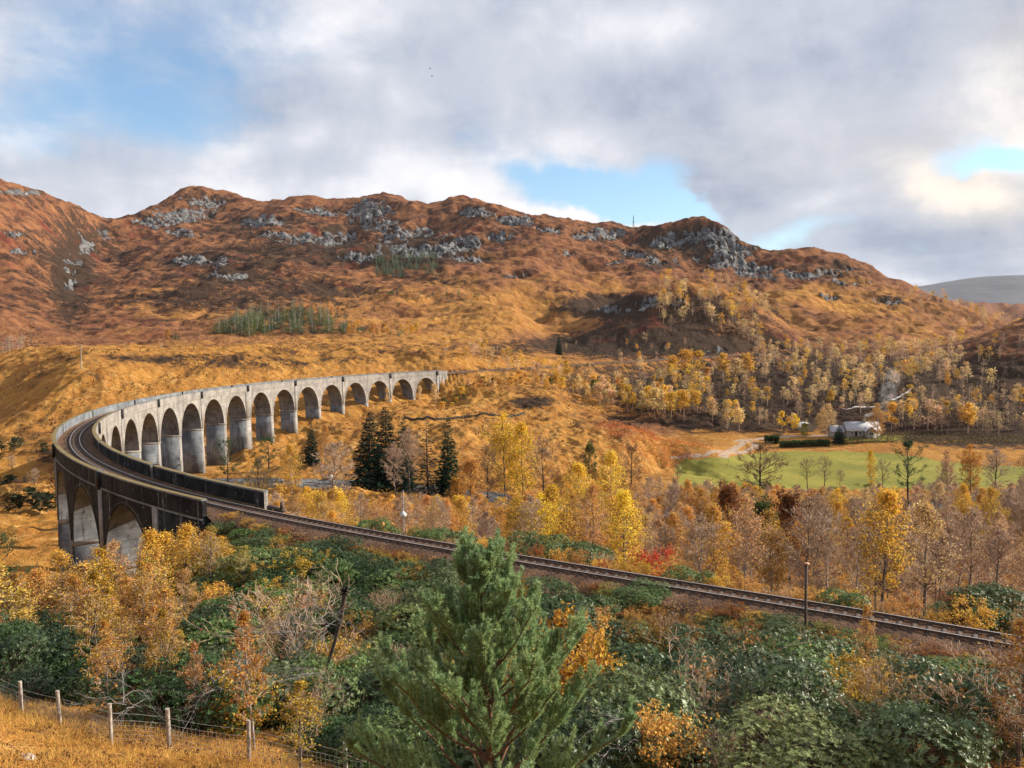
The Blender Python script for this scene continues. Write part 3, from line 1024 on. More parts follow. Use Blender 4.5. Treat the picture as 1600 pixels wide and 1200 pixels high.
_ring_mesh = None
for b in range(NB):             # bay between pier b (far) and b+1 (near)
    sa, sb = pier_s(b + 1), pier_s(b)
    wa, wb = half_w(b + 1), half_w(b)
    s0, s1 = sa + wa, sb - wb
    c, r = (s0 + s1) / 2, (s1 - s0) / 2
    mb = MB()
    na = 24
    th = np.linspace(math.pi, 0, na + 1)
    as_, az_ = c + r * np.cos(th), np.interp(SS * 0 + c, SS, TZ)[0] + Z_SPRING + (Z_CROWN - Z_SPRING) * np.sin(th)
    ss = np.concatenate([[sa], as_, [sb]])
    zl = np.concatenate([[Z_SPRING + np.interp(c, SS, TZ)], az_, [Z_SPRING + np.interp(c, SS, TZ)]])
    zb = np.interp(c, SS, TZ)
    ztop = np.interp(ss, SS, TZ) - 0.35
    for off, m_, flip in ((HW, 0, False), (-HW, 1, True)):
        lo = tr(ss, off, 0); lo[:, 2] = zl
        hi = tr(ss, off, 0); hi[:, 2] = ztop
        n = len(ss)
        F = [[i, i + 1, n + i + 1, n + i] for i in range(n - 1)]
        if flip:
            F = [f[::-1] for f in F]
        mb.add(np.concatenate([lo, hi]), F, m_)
    A_ = tr(as_, HW, 0); A_[:, 2] = az_
    B_ = tr(as_, -HW, 0); B_[:, 2] = az_
    n = len(as_)
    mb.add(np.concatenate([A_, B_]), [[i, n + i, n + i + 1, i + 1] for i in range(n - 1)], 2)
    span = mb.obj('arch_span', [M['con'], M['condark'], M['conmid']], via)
    # arch rings stand a little proud of both faces
    for off, m_ in ((HW, 'con'), (-HW, 'condark')):
        rb = MB()
        sg = 1 if off > 0 else -1
        rows = []
        for rr, oo in ((r, off - sg * 0.05), (r, off + sg * 0.07), (r + 0.5, off + sg * 0.07), (r + 0.5, off - sg * 0.05)):
            q = tr(c + rr * np.cos(th), oo, 0)
            q[:, 2] = zb + Z_SPRING + (Z_CROWN - Z_SPRING + rr - r) * np.sin(th)
            rows.append(q)
        n = na + 1
        F = []
        for a in range(3):
            F += [[a * n + i, a * n + i + 1, (a + 1) * n + i + 1, (a + 1) * n + i] for i in range(n - 1)]
        rb.add(np.concatenate(rows), F).obj('arch_ring', M[m_], span)


def slab(mb, s0, s1, o0, o1, z0, z1, mat=0, batter=0.0, seg=1):
    """block between two places along the line, two offsets and two heights above the rail bed (z0 may be absolute through batter)"""
    ss = np.linspace(s0, s1, seg + 1)
    for a, b in zip(ss[:-1], ss[1:]):
        P = [tr(a - batter, o0 - batter, z0), tr(b + batter, o0 - batter, z0), tr(b + batter, o1 + batter, z0), tr(a - batter, o1 + batter, z0),
             tr(a, o0, z1), tr(b, o0, z1), tr(b, o1, z1), tr(a, o1, z1)]
        mb.hexa(P, mat)


for k in range(0, NB + 1):
    s = pier_s(k)
    w = half_w(k)
    zt = float(np.interp(s, SS, TZ))
    gz = min(gz_at(s, HW), gz_at(s, -HW), gz_at(s, 0)) - 2.0
    h = zt + Z_SPRING - gz
    mb = MB()
    if h > 0.5:
        # shaft, slightly battered; inner face plain, outer face near black, ends shade-toned
        bt = h * 0.013
        top = zt + Z_SPRING
        P = [tr(s - w + 0.04 - bt, -HW + 0.06 - bt, 0), tr(s + w - 0.04 + bt, -HW + 0.06 - bt, 0), tr(s + w - 0.04 + bt, HW - 0.06 + bt, 0), tr(s - w + 0.04 - bt, HW - 0.06 + bt, 0),
             tr(s - w + 0.04, -HW + 0.06, 0), tr(s + w - 0.04, -HW + 0.06, 0), tr(s + w - 0.04, HW - 0.06, 0), tr(s - w + 0.04, HW - 0.06, 0)]
        P = np.array(P)
        P[:4, 2], P[4:, 2] = gz, top - 0.55
        mb.hexa(P)
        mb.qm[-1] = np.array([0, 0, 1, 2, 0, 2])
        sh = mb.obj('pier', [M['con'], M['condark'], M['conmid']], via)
        im = MB()
        P2 = np.array([tr(s - w - 0.01, -HW - 0.06, 0), tr(s + w + 0.01, -HW - 0.06, 0), tr(s + w + 0.01, HW + 0.06, 0), tr(s - w - 0.01, HW + 0.06, 0)] * 2)
        P2[:4, 2], P2[4:, 2] = top - 0.55, top + 0.05
        im.hexa(P2).obj('impost', M['con'], sh)
    # pilaster strips up the spandrel; refuges of black iron at every second pier
    if k % 2 == 0 or k in (15, 21):
        for sg in (1, -1):
            pb = MB()
            ww = w if k in (8, 15) else 0.62
            o0, o1 = (HW - 0.02, HW + 0.16) if sg > 0 else (-HW - 0.16, -HW + 0.02)
            P = np.array([tr(s - ww, o0, 0), tr(s + ww, o0, 0), tr(s + ww, o1, 0), tr(s - ww, o1, 0)] * 2)
            P[:4, 2], P[4:, 2] = zt + Z_SPRING + 0.05, zt - 0.62
            pb.hexa(P).obj('pilaster', M['con'] if sg > 0 else M['con'], via)
    if k % 2 == 0:
        for sg in (1, -1):
            rb = MB()
            o0, o1 = (HW - 0.10, HW + 0.42) if sg > 0 else (-HW - 0.42, -HW + 0.10)
            slab(rb, s - 0.55, s + 0.55, o1 - 0.07 if sg > 0 else o0, o1 if sg > 0 else o0 + 0.07, -0.75, 1.32)
            slab(rb, s - 0.62, s - 0.55, o0, o1, -0.75, 1.32)
            slab(rb, s + 0.55, s + 0.62, o0, o1, -0.75, 1.32)
            slab(rb, s - 0.62, s + 0.62, o0, o1, -0.85, -0.75)
            rb.obj('refuge', M['iron'], via)

# abutment blocks and wing walls
mb = MB()
for s_a, s_b in ((-0.2, pier_s(21) + 1.0), (pier_s(0) - 1.0, pier_s(0) + 7.5)):
    ss = np.linspace(s_a, s_b, 5)
    for a, b in zip(ss[:-1], ss[1:]):
        P = np.array([tr(a, -HW - 0.03, 0), tr(b, -HW - 0.03, 0), tr(b, HW + 0.03, 0), tr(a, HW + 0.03, 0)] * 2)
        P[:4, 2] = min(gz_at(a, HW), gz_at(b, -HW), gz_at(a, -HW)) - 3
        P[4:, 2] = [float(np.interp(q, SS, TZ)) - 0.36 for q in (a, b, b, a)]
        mb.hexa(P)
    mb.obj('abutment', M['condark'] if s_a < 100 else M['con'], via)
    mb = MB()

# parapets with coping and string course, in lengths between the refuges
cuts = [-0.2] + sorted(pier_s(k) for k in range(0, NB + 1, 2)) + [pier_s(0) + 7.5]
for sg in (1, -1):
    inner_o, outer_o = (2.88, HW + 0.04)
    for a, b in zip(cuts[:-1], cuts[1:]):
        a2, b2 = a + (0.55 if a > 1 else (-1.2 if sg > 0 else 0)), b - (0.55 if b < pier_s(0) + 2 else 0)
        nseg = max(2, int((b2 - a2) / 2.0))
        ss = np.linspace(a2, b2, nseg + 1)

        def strip(o0, o1, z0, z1, m_in, m_out, mtop):
            m2 = MB()
            R = []
            for o, z in ((o0, z0), (o0, z1), (o1, z1), (o1, z0)):
                R.append(tr(ss, o, z))
            n = len(ss)
            V = np.concatenate(R)
            for q in range(4):
                r0, r1 = q * n, ((q + 1) % 4) * n
                F = [[r0 + i, r0 + i + 1, r1 + i + 1, r1 + i] for i in range(n - 1)]
                m2.add(V, F, (m_in, mtop, m_out, m_out)[q])
            m2.add(V, [[0, n, 2 * n, 3 * n], [n - 1, 4 * n - 1, 3 * n - 1, 2 * n - 1]], m_out)
            return m2
        o0, o1 = (inner_o, outer_o) if sg > 0 else (-inner_o, -outer_o)
        # faces towards the track and all of the outer side are dark with pale specks; the inner side's outward face is plain
        near_end = a < 60
        far_dark = 1 if sg < 0 else 0
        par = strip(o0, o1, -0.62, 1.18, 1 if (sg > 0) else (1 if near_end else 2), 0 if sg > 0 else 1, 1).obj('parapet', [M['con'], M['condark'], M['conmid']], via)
        if sg > 0:
            c0, c1 = o0 - 0.06, o1 + 0.08
            t0, t1 = HW + 0.01, HW + 0.14
        else:
            c0, c1 = o0 + 0.06, o1 - 0.08
            t0, t1 = -HW - 0.01, -HW - 0.14
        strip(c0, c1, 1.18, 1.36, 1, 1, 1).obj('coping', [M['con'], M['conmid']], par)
        strip(t0, t1, -0.80, -0.62, 0, 0, 0).obj('string_course', [M['con'] if sg > 0 else M['conmid']], par)

# ---------------------------------------------------------------- railway
ss = np.concatenate([np.arange(-210, 381, 1.5), np.arange(381, 758, 3.0)])
mb = MB()
prof_b = [(-2.75, -0.55), (-1.5, -0.05), (1.5, -0.05), (2.75, -0.55)]
on_deck = (ss > -1) & (ss < 383)
rows = []
for o, z in prof_b:
    q = tr(ss, o, z)
    rows.append(q)
dk = []
for side in (-1, 1):
    q = tr(ss, side * 2.86, -0.3)
    q2 = tr(ss, side * 3.1, -0.72)
    q[~on_deck] = q2[~on_deck]
    dk.append(q)
V = np.concatenate([dk[0]] + rows + [dk[1]])
n = len(ss)
F = []
for a in range(5):
    F += [[a * n + i, (a + 1) * n + i, (a + 1) * n + i + 1, a * n + i + 1] for i in range(n - 1)]
bal = MB().add(V, F).obj('ballast_bed', M['ballast'])
tag(bal, 'brown stone ballast bed of the single railway line', None, None, 'structure')

rt = thing('railway_track', 'single line railway track curving over the viaduct and past the pine', 'railway track', (0, 0, 0))
for sg in (-1, 1):
    mb = MB()
    c0 = sg * 0.7525
    prof = [(-0.07, -0.02), (-0.07, 0.0), (-0.012, 0.02), (-0.012, 0.11), (-0.036, 0.12), (-0.036, 0.155), (0.036, 0.155), (0.036, 0.12), (0.012, 0.11), (0.012, 0.02), (0.07, 0.0), (0.07, -0.02)]
    R = [tr(ss, c0 + o, z + 0.02) for o, z in prof]
    V = np.concatenate(R)
    n = len(ss)
    for a in range(11):
        mb.add(V, [[a * n + i, (a + 1) * n + i, (a + 1) * n + i + 1, a * n + i + 1] for i in range(n - 1)], 1 if a == 5 else 0)
    mb.obj('rail', [M['rail'], M['railtop']], rt)
# sleepers: the nearest ones singly, the rest as one part
sl = np.arange(-208, 757, 0.76)
slm = MB().box((0, 0, 0), (0.25, 2.55, 0.14)).mesh('sleeper', M['sleeper'])
vis = sl[(sl > -66) & (sl < 66)]
for s in vis:
    o = link('sleeper', slm, rt, tr(s, 0, -0.085))
    o.rotation_euler = (0, 0, float(np.interp(s, SS, _th)))
mb = MB()
for s in sl:
    if -66 < s < 66:
        continue
    mb.box(tr(s, 0, -0.085), (0.25, 2.55, 0.14), float(np.interp(s, SS, _th)))
tag(mb.obj('sleeper_row', M['sleeper'], rt), None, None, None, 'stuff')
# oak baulks at the end of the inner parapet
bk = thing('timber_baulk', 'short stack of dark timber at the end of the inner parapet', 'timber', tuple(tr(-3.2, 3.1, -0.5)), float(np.interp(-3.2, SS, _th)))
MB().box((0, 0, 0.15), (2.6, 0.5, 0.4)).obj('beam', M['sleeper'], bk)
MB().box((-1.15, 0.1, 0.65), (0.25, 0.3, 0.7)).obj('post', M['sleeper'], bk)

# river
n = len(RIVX)
tx, ty = np.gradient(RIVX), np.gradient(RIVY)
ln = np.hypot(tx, ty)
nx, ny = -ty / ln, tx / ln
wd = 8.5 + 1.5 * np.sin(np.arange(n) * 0.21)
V = np.concatenate([np.stack([RIVX + nx * wd, RIVY + ny * wd, RIVZ], -1), np.stack([RIVX - nx * wd, RIVY - ny * wd, RIVZ], -1)])


def m_water(k):
    P = wpos(k)
    a = k.noise(P, 0.9, 5, 0.6, 0.6)
    foam = k.ramp(k.noise(P, 0.22, 5, 0.7), 0.5, 0.66)
    c = k.mix(foam, (0.012, 0.012, 0.010, 1), (0.22, 0.22, 0.215, 1))
    return princ(k, c, 0.12, 0.5, bump(k, a, 0.25))


M['water'] = mat('river_water', m_water)
tag(MB().add(V, [[i, n + i, n + i + 1, i + 1] for i in range(n - 1)]).obj('river', M['water'], None, True), 'shallow river winding under the arches and past the meadow', None, None, 'structure')

# ---------------------------------------------------------------- plants: one prototype of each kind, shared by all its copies
rng = np.random.default_rng(11)
M['twig'] = mat('twig', flatcol((0.20, 0.145, 0.115), 0.9, 0.1, 0, 0.3, 3))
M['twigpale'] = mat('pale_twig', flatcol((0.44, 0.32, 0.235), 0.9, 0.1, 0, 0.3, 3))
M['needle'] = M['leaf']
PROTO = {}


def norm(v):
    return v / (np.linalg.norm(v, axis=-1, keepdims=True) + 1e-9)


def fork(P, R, n, u0, u1, lfrac, spread, up, K, jit=0.25, taper=0.55):
    """n side shoots from every polyline of P, starting between u0 and u1 of its length"""
    B, KP, _ = P.shape
    u = rng.uniform(u0, u1, (B, n))
    f = u * (KP - 1)
    i = np.minimum(f.astype(int), KP - 2)
    w = (f - i)[..., None]
    bi = np.arange(B)[:, None]
    st = P[bi, i] * (1 - w) + P[bi, i + 1] * w
    T = norm(P[bi, i + 1] - P[bi, i])
    L = np.linalg.norm(P[:, -1] - P[:, 0], axis=1)[:, None] * lfrac * rng.uniform(0.6, 1.3, (B, n)) * (1.15 - 0.5 * u)
    side = rng.normal(size=(B, n, 3))
    side = norm(side - (side * T).sum(-1, keepdims=True) * T)
    D = norm(T * math.cos(spread) + side * math.sin(spread) + np.array([0, 0, up]))
    t = np.linspace(0, 1, K)[None, None, :, None]
    Q = st[:, :, None] + D[:, :, None] * L[..., None, None] * t
    Q = Q + np.array([0, 0, 1.0]) * (up * 0.5 * L[..., None, None] * t ** 2) + rng.normal(size=Q.shape) * (0.04 + 0.06 * jit) * L[..., None, None] * t
    r0 = (R[bi, i] * (1 - (f - i)) + R[bi, i + 1] * (f - i)) * taper
    RR_ = r0[..., None] * np.linspace(1, 0.4, K)[None, None]
    return Q.reshape(B * n, K, 3), RR_.reshape(B * n, K)


def limbs(h, tr_, cb, rad, nb, el0, el1, bend, lean=0.03):
    K = 10
    t = np.linspace(0, 1, K)
    wig = np.cumsum(rng.normal(size=(K, 2)) * lean * h / K * 1.6, axis=0)
    wig -= wig[0]
    T = np.concatenate([wig, (t * h)[:, None]], 1)[None]
    TR = (tr_ * (1 - 0.88 * t))[None]
    tb = np.sort(rng.uniform(cb, 0.97, nb))
    az = np.arange(nb) * 2.399 + rng.uniform(0, 0.9, nb)
    L = rad(tb) * rng.uniform(0.7, 1.15, nb)
    el = np.radians(el0 + (el1 - el0) * (tb - cb) / (1 - cb) + rng.normal(0, 6, nb))
    D = np.stack([np.cos(az) * np.cos(el), np.sin(az) * np.cos(el), np.sin(el)], -1)
    st = np.stack([np.interp(tb, t, T[0, :, a]) for a in range(3)], -1)
    u = np.linspace(0, 1, 6)[None, :, None]
    P = st[:, None] + D[:, None] * L[:, None, None] * u + np.array([0, 0, 1.0]) * bend * L[:, None, None] * u ** 2
    P = P + rng.normal(size=P.shape) * 0.05 * L[:, None, None] * u
    R = (tr_ * 0.42 * (1 - 0.75 * tb))[:, None] * np.linspace(1, 0.3, 6)[None]
    return T, TR, P, R


def along(P, n, lo=0.25):
    B, K, _ = P.shape
    b = rng.integers(0, B, n)
    f = rng.uniform(lo, 1, n) * (K - 1)
    i = np.minimum(f.astype(int), K - 2)
    w = (f - i)[:, None]
    return P[b, i] * (1 - w) + P[b, i + 1] * w


def oval(rmax, cb, peak=0.35, p=0.8):
    def f(t):
        u = np.clip((t - cb) / (1 - cb), 0, 1)
        return rmax * np.where(u < peak, 0.55 + 0.45 * u / peak, np.clip((1 - u) / (1 - peak), 0.03, 1) ** p)
    return f


def leafy(name, kind, h, rmax, cb, nb, el, bend, nsub, ntw, nleaf, lsize, trk=0.012, twig='twig', peak=0.35, sc=0.12, stems=1, p=0.8):
    tm, cm = MB(), MB()
    for s in range(stems):
        T, TR, P, R = limbs(h * (1 if s == 0 else rng.uniform(0.7, 0.95)), h * trk / math.sqrt(stems), cb, oval(rmax, cb, peak, p), nb // stems, el[0], el[1], bend, 0.03 if stems == 1 else 0.12)
        if stems > 1:
            a = s * 2 * math.pi / stems
            o = np.array([math.cos(a), math.sin(a), 0]) * rmax * 0.28
            g = (T[..., 2:3] / h) * o * 1.6 + o * 0.25
            T = T + g
            P = P + o * (P[..., 2:3] / h) * 1.6 + o * 0.25
        tm.tubes(T, TR, 6).tubes(P, R, 4)
        S, SR = fork(P, R, nsub, 0.25, 1.0, 0.45, 0.75, 0.18, 4)
        SR = np.maximum(SR, 0.0016 * h)
        cm.tubes(S, SR, 3, 1)
        anchor = S
        if ntw:
            W, WR = fork(S, SR, ntw, 0.2, 1.0, 0.6, 0.7, 0.15, 3)
            WR = np.maximum(WR, 0.0016 * h)
            cm.tubes(W, WR, 3, 1)
            anchor = W
        n = nleaf // stems
        if n:
            c = np.concatenate([along(anchor, int(n * 0.75)), along(S, int(n * 0.17)), along(P, n - int(n * 0.75) - int(n * 0.17), 0.5)])
            c = c + rng.normal(size=c.shape) * sc
            D = rng.normal(size=c.shape) + np.array([0, 0, -0.5])
            ls = lsize * rng.uniform(0.6, 1.3, len(c))
            cm.leaves(c, ls, ls * 0.75, D, None, 0, rng)
    zz_ = np.concatenate([v[:, 2] for v in cm.v])
    h = float(np.percentile(zz_, 99.7))
    PROTO.setdefault(kind, []).append((name, [('trunk' if stems == 1 else 'stem', tm.mesh(name + '_trunk', M['bark'])), ('crown', cm.mesh(name + '_crown', [M['leaf'], M[twig]]))], h))


for _ in range(3):
    leafy('birch_tree', 'birch', 9, 2.3, 0.16, 38, (35, 66), 0.10, 5, 2, 5400, 0.135, 0.011, sc=0.18, p=0.62)
for _ in range(3):
    leafy('birch_tree', 'sparse', 9, 2.2, 0.2, 36, (40, 68), 0.10, 5, 3, 2800, 0.115, 0.010, 'twigpale', sc=0.12)
for _ in range(3):
    leafy('bare_tree', 'bare', 9, 2.4, 0.18, 34, (38, 68), 0.1, 7, 6, 420, 0.11, 0.011, 'twigpale', 0.45, p=0.6)
leafy('oak_tree', 'oak', 12, 5.6, 0.16, 30, (8, 66), 0.12, 7, 4, 2600, 0.22, 0.022, 'twig', 0.3, 0.15, p=0.5)
leafy('oak_tree', 'oak', 11, 4.6, 0.2, 26, (14, 66), 0.12, 7, 4, 1700, 0.24, 0.020, 'twig', 0.35, 0.18, p=0.5)
leafy('oak_tree', 'leafyoak', 11, 4.2, 0.14, 30, (12, 68), 0.1, 6, 3, 5200, 0.30, 0.018, 'twig', 0.4, 0.22, p=0.5)
leafy('bare_tree', 'darkbare', 9, 3.2, 0.22, 20, (25, 62), 0.2, 6, 4, 60, 0.2, 0.016, 'twig', 0.45, p=0.5)
for _ in range(3):
    leafy('leafy_shrub', 'shrub', 2.4, 1.15, 0.05, 40, (30, 72), 0.1, 4, 2, 2600, 0.085, 0.012, 'twig', 0.45, 0.07, stems=5, p=0.55)
for _ in range(2):
    leafy('bare_shrub', 'twigshrub', 2.4, 1.2, 0.05, 40, (35, 75), 0.15, 5, 3, 420, 0.07, 0.010, 'twigpale', 0.5, 0.05, stems=5, p=0.5)
for _ in range(3):
    leafy('birch_sapling', 'sapling', 5.5, 0.95, 0.18, 34, (35, 66), 0.12, 5, 2, 1900, 0.085, 0.008, 'twigpale', 0.4, 0.07)


def spruce(kind, h, R, nlev, nbr, dens, droop, sparse=0.0):
    tm, cm = MB(), MB()
    t = np.linspace(0, 1, 8)
    tm.tubes(np.stack([0 * t, 0 * t, t * h], -1)[None], (0.016 * h * (1 - 0.93 * t))[None], 6)
    st, dr, Ls = [], [], []
    for i in range(nlev):
        u = 0.06 + 0.93 * i / (nlev - 1)
        nb = max(4, int(nbr * (1 - 0.4 * u)))
        for j in range(nb):
            if rng.random() < sparse:
                continue
            az = j * 2 * math.pi / nb + i * 0.9 + rng.normal(0, 0.15)
            L = R * ((1 - u) ** 0.85 + 0.03) * rng.uniform(0.65, 1.15)
            st.append([0, 0, u * h + rng.normal(0, 0.1)])
            dr.append([math.cos(az), math.sin(az), 0])
            Ls.append((L, u))
    st, dr = np.array(st), np.array(dr)
    L, u = np.array(Ls).T
    k = np.linspace(0, 1, 5)
    z = L[:, None] * (0.10 * k[None] - droop * k[None] ** 2 * (1 - 0.8 * u[:, None]) + 0.35 * u[:, None] * k[None] + 0.16 * k[None] ** 4)
    P = st[:, None] + dr[:, None] * (L[:, None] * k[None])[..., None]
    P[..., 2] += z
    tm.tubes(P, np.full(P.shape[:2], 0.0022 * h) * np.linspace(1, 0.4, 5)[None], 3)
    n = int(dens * len(L))
    w = L / L.sum()
    b = rng.choice(len(L), n, p=w)
    f = rng.uniform(0.08, 1.0, n) ** 0.8 * 4
    i = np.minimum(f.astype(int), 3)
    ww = (f - i)[:, None]
    c = P[b, i] * (1 - ww) + P[b, i + 1] * ww
    sd = np.stack([-dr[b, 1], dr[b, 0], np.zeros(n)], -1) * rng.choice([-1, 1], n)[:, None]
    D = dr[b] * 0.8 + sd * rng.uniform(0.2, 1.2, n)[:, None] + np.stack([np.zeros(n), np.zeros(n), rng.normal(-0.25, 0.3, n)], -1)
    ln = (0.055 * h + 0.02 * R) * rng.uniform(0.6, 1.2, n) * (0.55 + 0.6 * (1 - u[b]))
    cm.leaves(c, ln, ln * 0.30, D, np.array([0, 0, 1.0]) + 0.6 * rng.normal(size=(n, 3)), 0, rng)
    nm = 'spruce_tree' if kind == 'spruce' else 'conifer_tree'
    PROTO.setdefault(kind, []).append((nm, [('trunk', tm.mesh(kind + '_trunk', M['bark'])), ('crown', cm.mesh(kind + '_crown', M['leaf']))], h))


spruce('spruce', 18, 3.9, 34, 11, 15, 0.42)
spruce('spruce', 18, 3.3, 34, 10, 15, 0.35)
spruce('larch', 17, 3.0, 30, 8, 9, 0.25, 0.25)
spruce('youngpine', 7, 1.9, 13, 8, 13, -0.15)


def scots(kind, h):
    """round-topped pine with a bare lower trunk"""
    tm, cm = MB(), MB()
    T, TR, P, R = limbs(h, h * 0.018, 0.3, oval(h * 0.30, 0.3, 0.5, 0.5), 26, 5, 60, 0.25)
    tm.tubes(T, TR, 6).tubes(P, R, 4)
    S, SR = fork(P, R, 5, 0.35, 1, 0.4, 0.7, 0.35, 4)
    tm.tubes(S, SR, 3)
    c = np.concatenate([along(S, 2600, 0.4), along(P, 700, 0.7)])
    c = c + rng.normal(size=c.shape) * 0.12
    ls = 0.34 * rng.uniform(0.6, 1.2, len(c))
    cm.leaves(c, ls, ls * 0.22, rng.normal(size=c.shape) + np.array([0, 0, 0.7]), None, 0, rng)
    PROTO.setdefault(kind, []).append(('pine_tree', [('trunk', tm.mesh(kind + '_trunk', M['bark'])), ('crown', cm.mesh(kind + '_crown', M['leaf']))], h))


scots('scots', 11)
scots('scots', 11)


def far_tree(kind, h, rmax, nleaf, lsize, cb=0.25, white=True, nb=14):
    mb = MB()
    T, TR, P, R = limbs(h, h * 0.014, cb, oval(rmax, cb, 0.4, 0.7), nb, 40, 70, 0.1)
    mb.tubes(T, TR, 4, 1).tubes(P[:, ::2], np.maximum(R[:, ::2], 0.012 * h * 0.3), 3, 1)
    S, SR = fork(P, R, 3, 0.3, 1, 0.45, 0.7, 0.2, 3)
    mb.tubes(S, np.maximum(SR, 0.0028 * h), 3, 1)
    if nleaf:
        c = np.concatenate([along(S, int(nleaf * 0.75)), along(P, nleaf - int(nleaf * 0.75), 0.4)])
        c = c + rng.normal(size=c.shape) * 0.04 * h
        ls = lsize * rng.uniform(0.6, 1.3, len(c))
        mb.leaves(c, ls, ls * 0.75, None, None, 0, rng)
    PROTO.setdefault(kind, []).append(({'farbirch': 'birch_tree', 'farbush': 'bush'}.get(kind, 'bare_tree'), [(None, mb.mesh(kind, [M['leaf'], M['twigpale'] if white else M['twig']]))], h, [np.concatenate(mb.v), np.concatenate(mb.q), np.concatenate(mb.qm)]))


for _ in range(4):
    far_tree('farbirch', 8, 2.2, 760, 0.42)
for _ in range(3):
    far_tree('farbare', 8, 2.1, 200, 0.36, 0.2)
for _ in range(2):
    far_tree('fardark', 7, 2.4, 130, 0.4, 0.12, False, 18)
for _ in range(3):
    far_tree('farbush', 3, 1.8, 420, 0.34, 0.04, False, 16)


def rhodo(kind, R, hgt, lumps, nros, leafl, mtl):
    tm, cm = MB(), MB()
    C_ = np.stack([rng.uniform(-0.75, 0.75, lumps) * R, rng.uniform(-0.75, 0.75, lumps) * R, rng.uniform(0.25, 0.68, lumps) * hgt], -1)
    rr = rng.uniform(0.42, 0.62, lumps) * R
    d = norm(rng.normal(size=(nros * 2, 3)) + np.array([0, 0, 0.45]))
    b = rng.integers(0, lumps, nros * 2)
    P = C_[b] + d * (rr[b] * rng.uniform(0.72, 1.06, nros * 2))[:, None] * np.array([1, 1, 0.85])
    P = P + rng.normal(size=P.shape) * 0.05
    # keep what is not buried in another lump
    inside = np.zeros(len(P), bool)
    for c, r in zip(C_, rr):
        inside |= (((P - c) / np.array([1, 1, 0.85])) ** 2).sum(1) < (0.68 * r) ** 2
    keep = (~inside) & (P[:, 2] > 0.1)
    P, d = P[keep][:nros], d[keep][:nros]
    n = len(P)
    nl = 8
    ax = norm(d + 0.35 * rng.normal(size=d.shape) + np.array([0, 0, 0.35]))
    e1 = norm(np.cross(ax, rng.normal(size=ax.shape)))
    e2 = np.cross(ax, e1)
    a = np.arange(nl) * 2 * math.pi / nl
    a = a[None] + rng.uniform(0, 6.3, (n, 1)) + rng.normal(0, 0.15, (n, nl))
    D = np.cos(a)[..., None] * e1[:, None] + np.sin(a)[..., None] * e2[:, None] + ax[:, None] * rng.uniform(-0.25, 0.75, (n, nl))[..., None]
    cc = np.repeat(P[:, None], nl, 1)
    L = leafl * rng.uniform(0.65, 1.2, (n, nl))
    cm.leaves(cc.reshape(-1, 3), L.ravel(), L.ravel() * 0.36, D.reshape(-1, 3), np.repeat(ax[:, None], nl, 1).reshape(-1, 3), 0, rng)
    k = np.linspace(0, 1, 4)
    sel = rng.integers(0, n, 60)
    st = np.stack([rng.normal(0, 0.12 * R, 60), rng.normal(0, 0.12 * R, 60), np.zeros(60) - 0.2], -1)
    Q = st[:, None] + (P[sel] * 0.97 - st)[:, None] * k[None, :, None]
    Q[:, 1:3, 2] += 0.12
    tm.tubes(Q, np.full((60, 4), 0.022) * np.linspace(1, 0.4, 4)[None], 4)
    PROTO.setdefault(kind, []).append(('rhododendron_bush', [('stem', tm.mesh('rhododendron_stem', M['twig'])), ('foliage', cm.mesh('rhododendron_foliage', M[mtl]))], hgt))


for _ in range(4):
    rhodo('rhodo', 1.7, 2.3, 10, 2000, 0.105, 'gloss')
for _ in range(2):
    rhodo('bigrhodo', 1.9, 2.6, 11, 1700, 0.14, 'gloss')


def tangle(kind, n, L):
    """a heap of dead grey boughs"""
    mb = MB()
    az = rng.normal(0, 0.75, n)
    el = rng.uniform(-0.15, 0.5, n)
    D = np.stack([np.cos(az) * np.cos(el), np.sin(az) * np.cos(el), np.sin(el)], -1)
    u = np.linspace(0, 1, 7)[None, :, None]
    ln = L * rng.uniform(0.5, 1.1, n)
    P = rng.normal(size=(n, 1, 3)) * 0.25 + D[:, None] * ln[:, None, None] * u + np.array([0, 0, -0.35]) * ln[:, None, None] * u ** 2
    P = P + np.cumsum(rng.normal(size=P.shape) * 0.05 * L, axis=1) * 0.6
    R = np.full((n, 7), 0.02) * np.linspace(1, 0.35, 7)[None]
    mb.tubes(P, R, 5)
    S, SR = fork(P, R, 6, 0.2, 1, 0.4, 0.6, 0.05, 5, 0.8)
    mb.tubes(S, np.maximum(SR, 0.006), 4)
    W, WR = fork(S, SR, 4, 0.2, 1, 0.5, 0.6, 0.05, 4, 0.8)
    mb.tubes(W, np.maximum(WR, 0.004), 3)
    PROTO.setdefault(kind, []).append(('dead_branches', [(None, mb.mesh('dead_branches', M['deadwood']))], 1.0))


M['deadwood'] = mat('dead_wood', flatcol((0.22, 0.205, 0.195), 0.9, 0.1, 0, 0.35, 5))
tangle('tangle', 9, 3.2)
tangle('tangle', 7, 2.6)
tangle('bough', 2, 2.4)

COUNT = {}


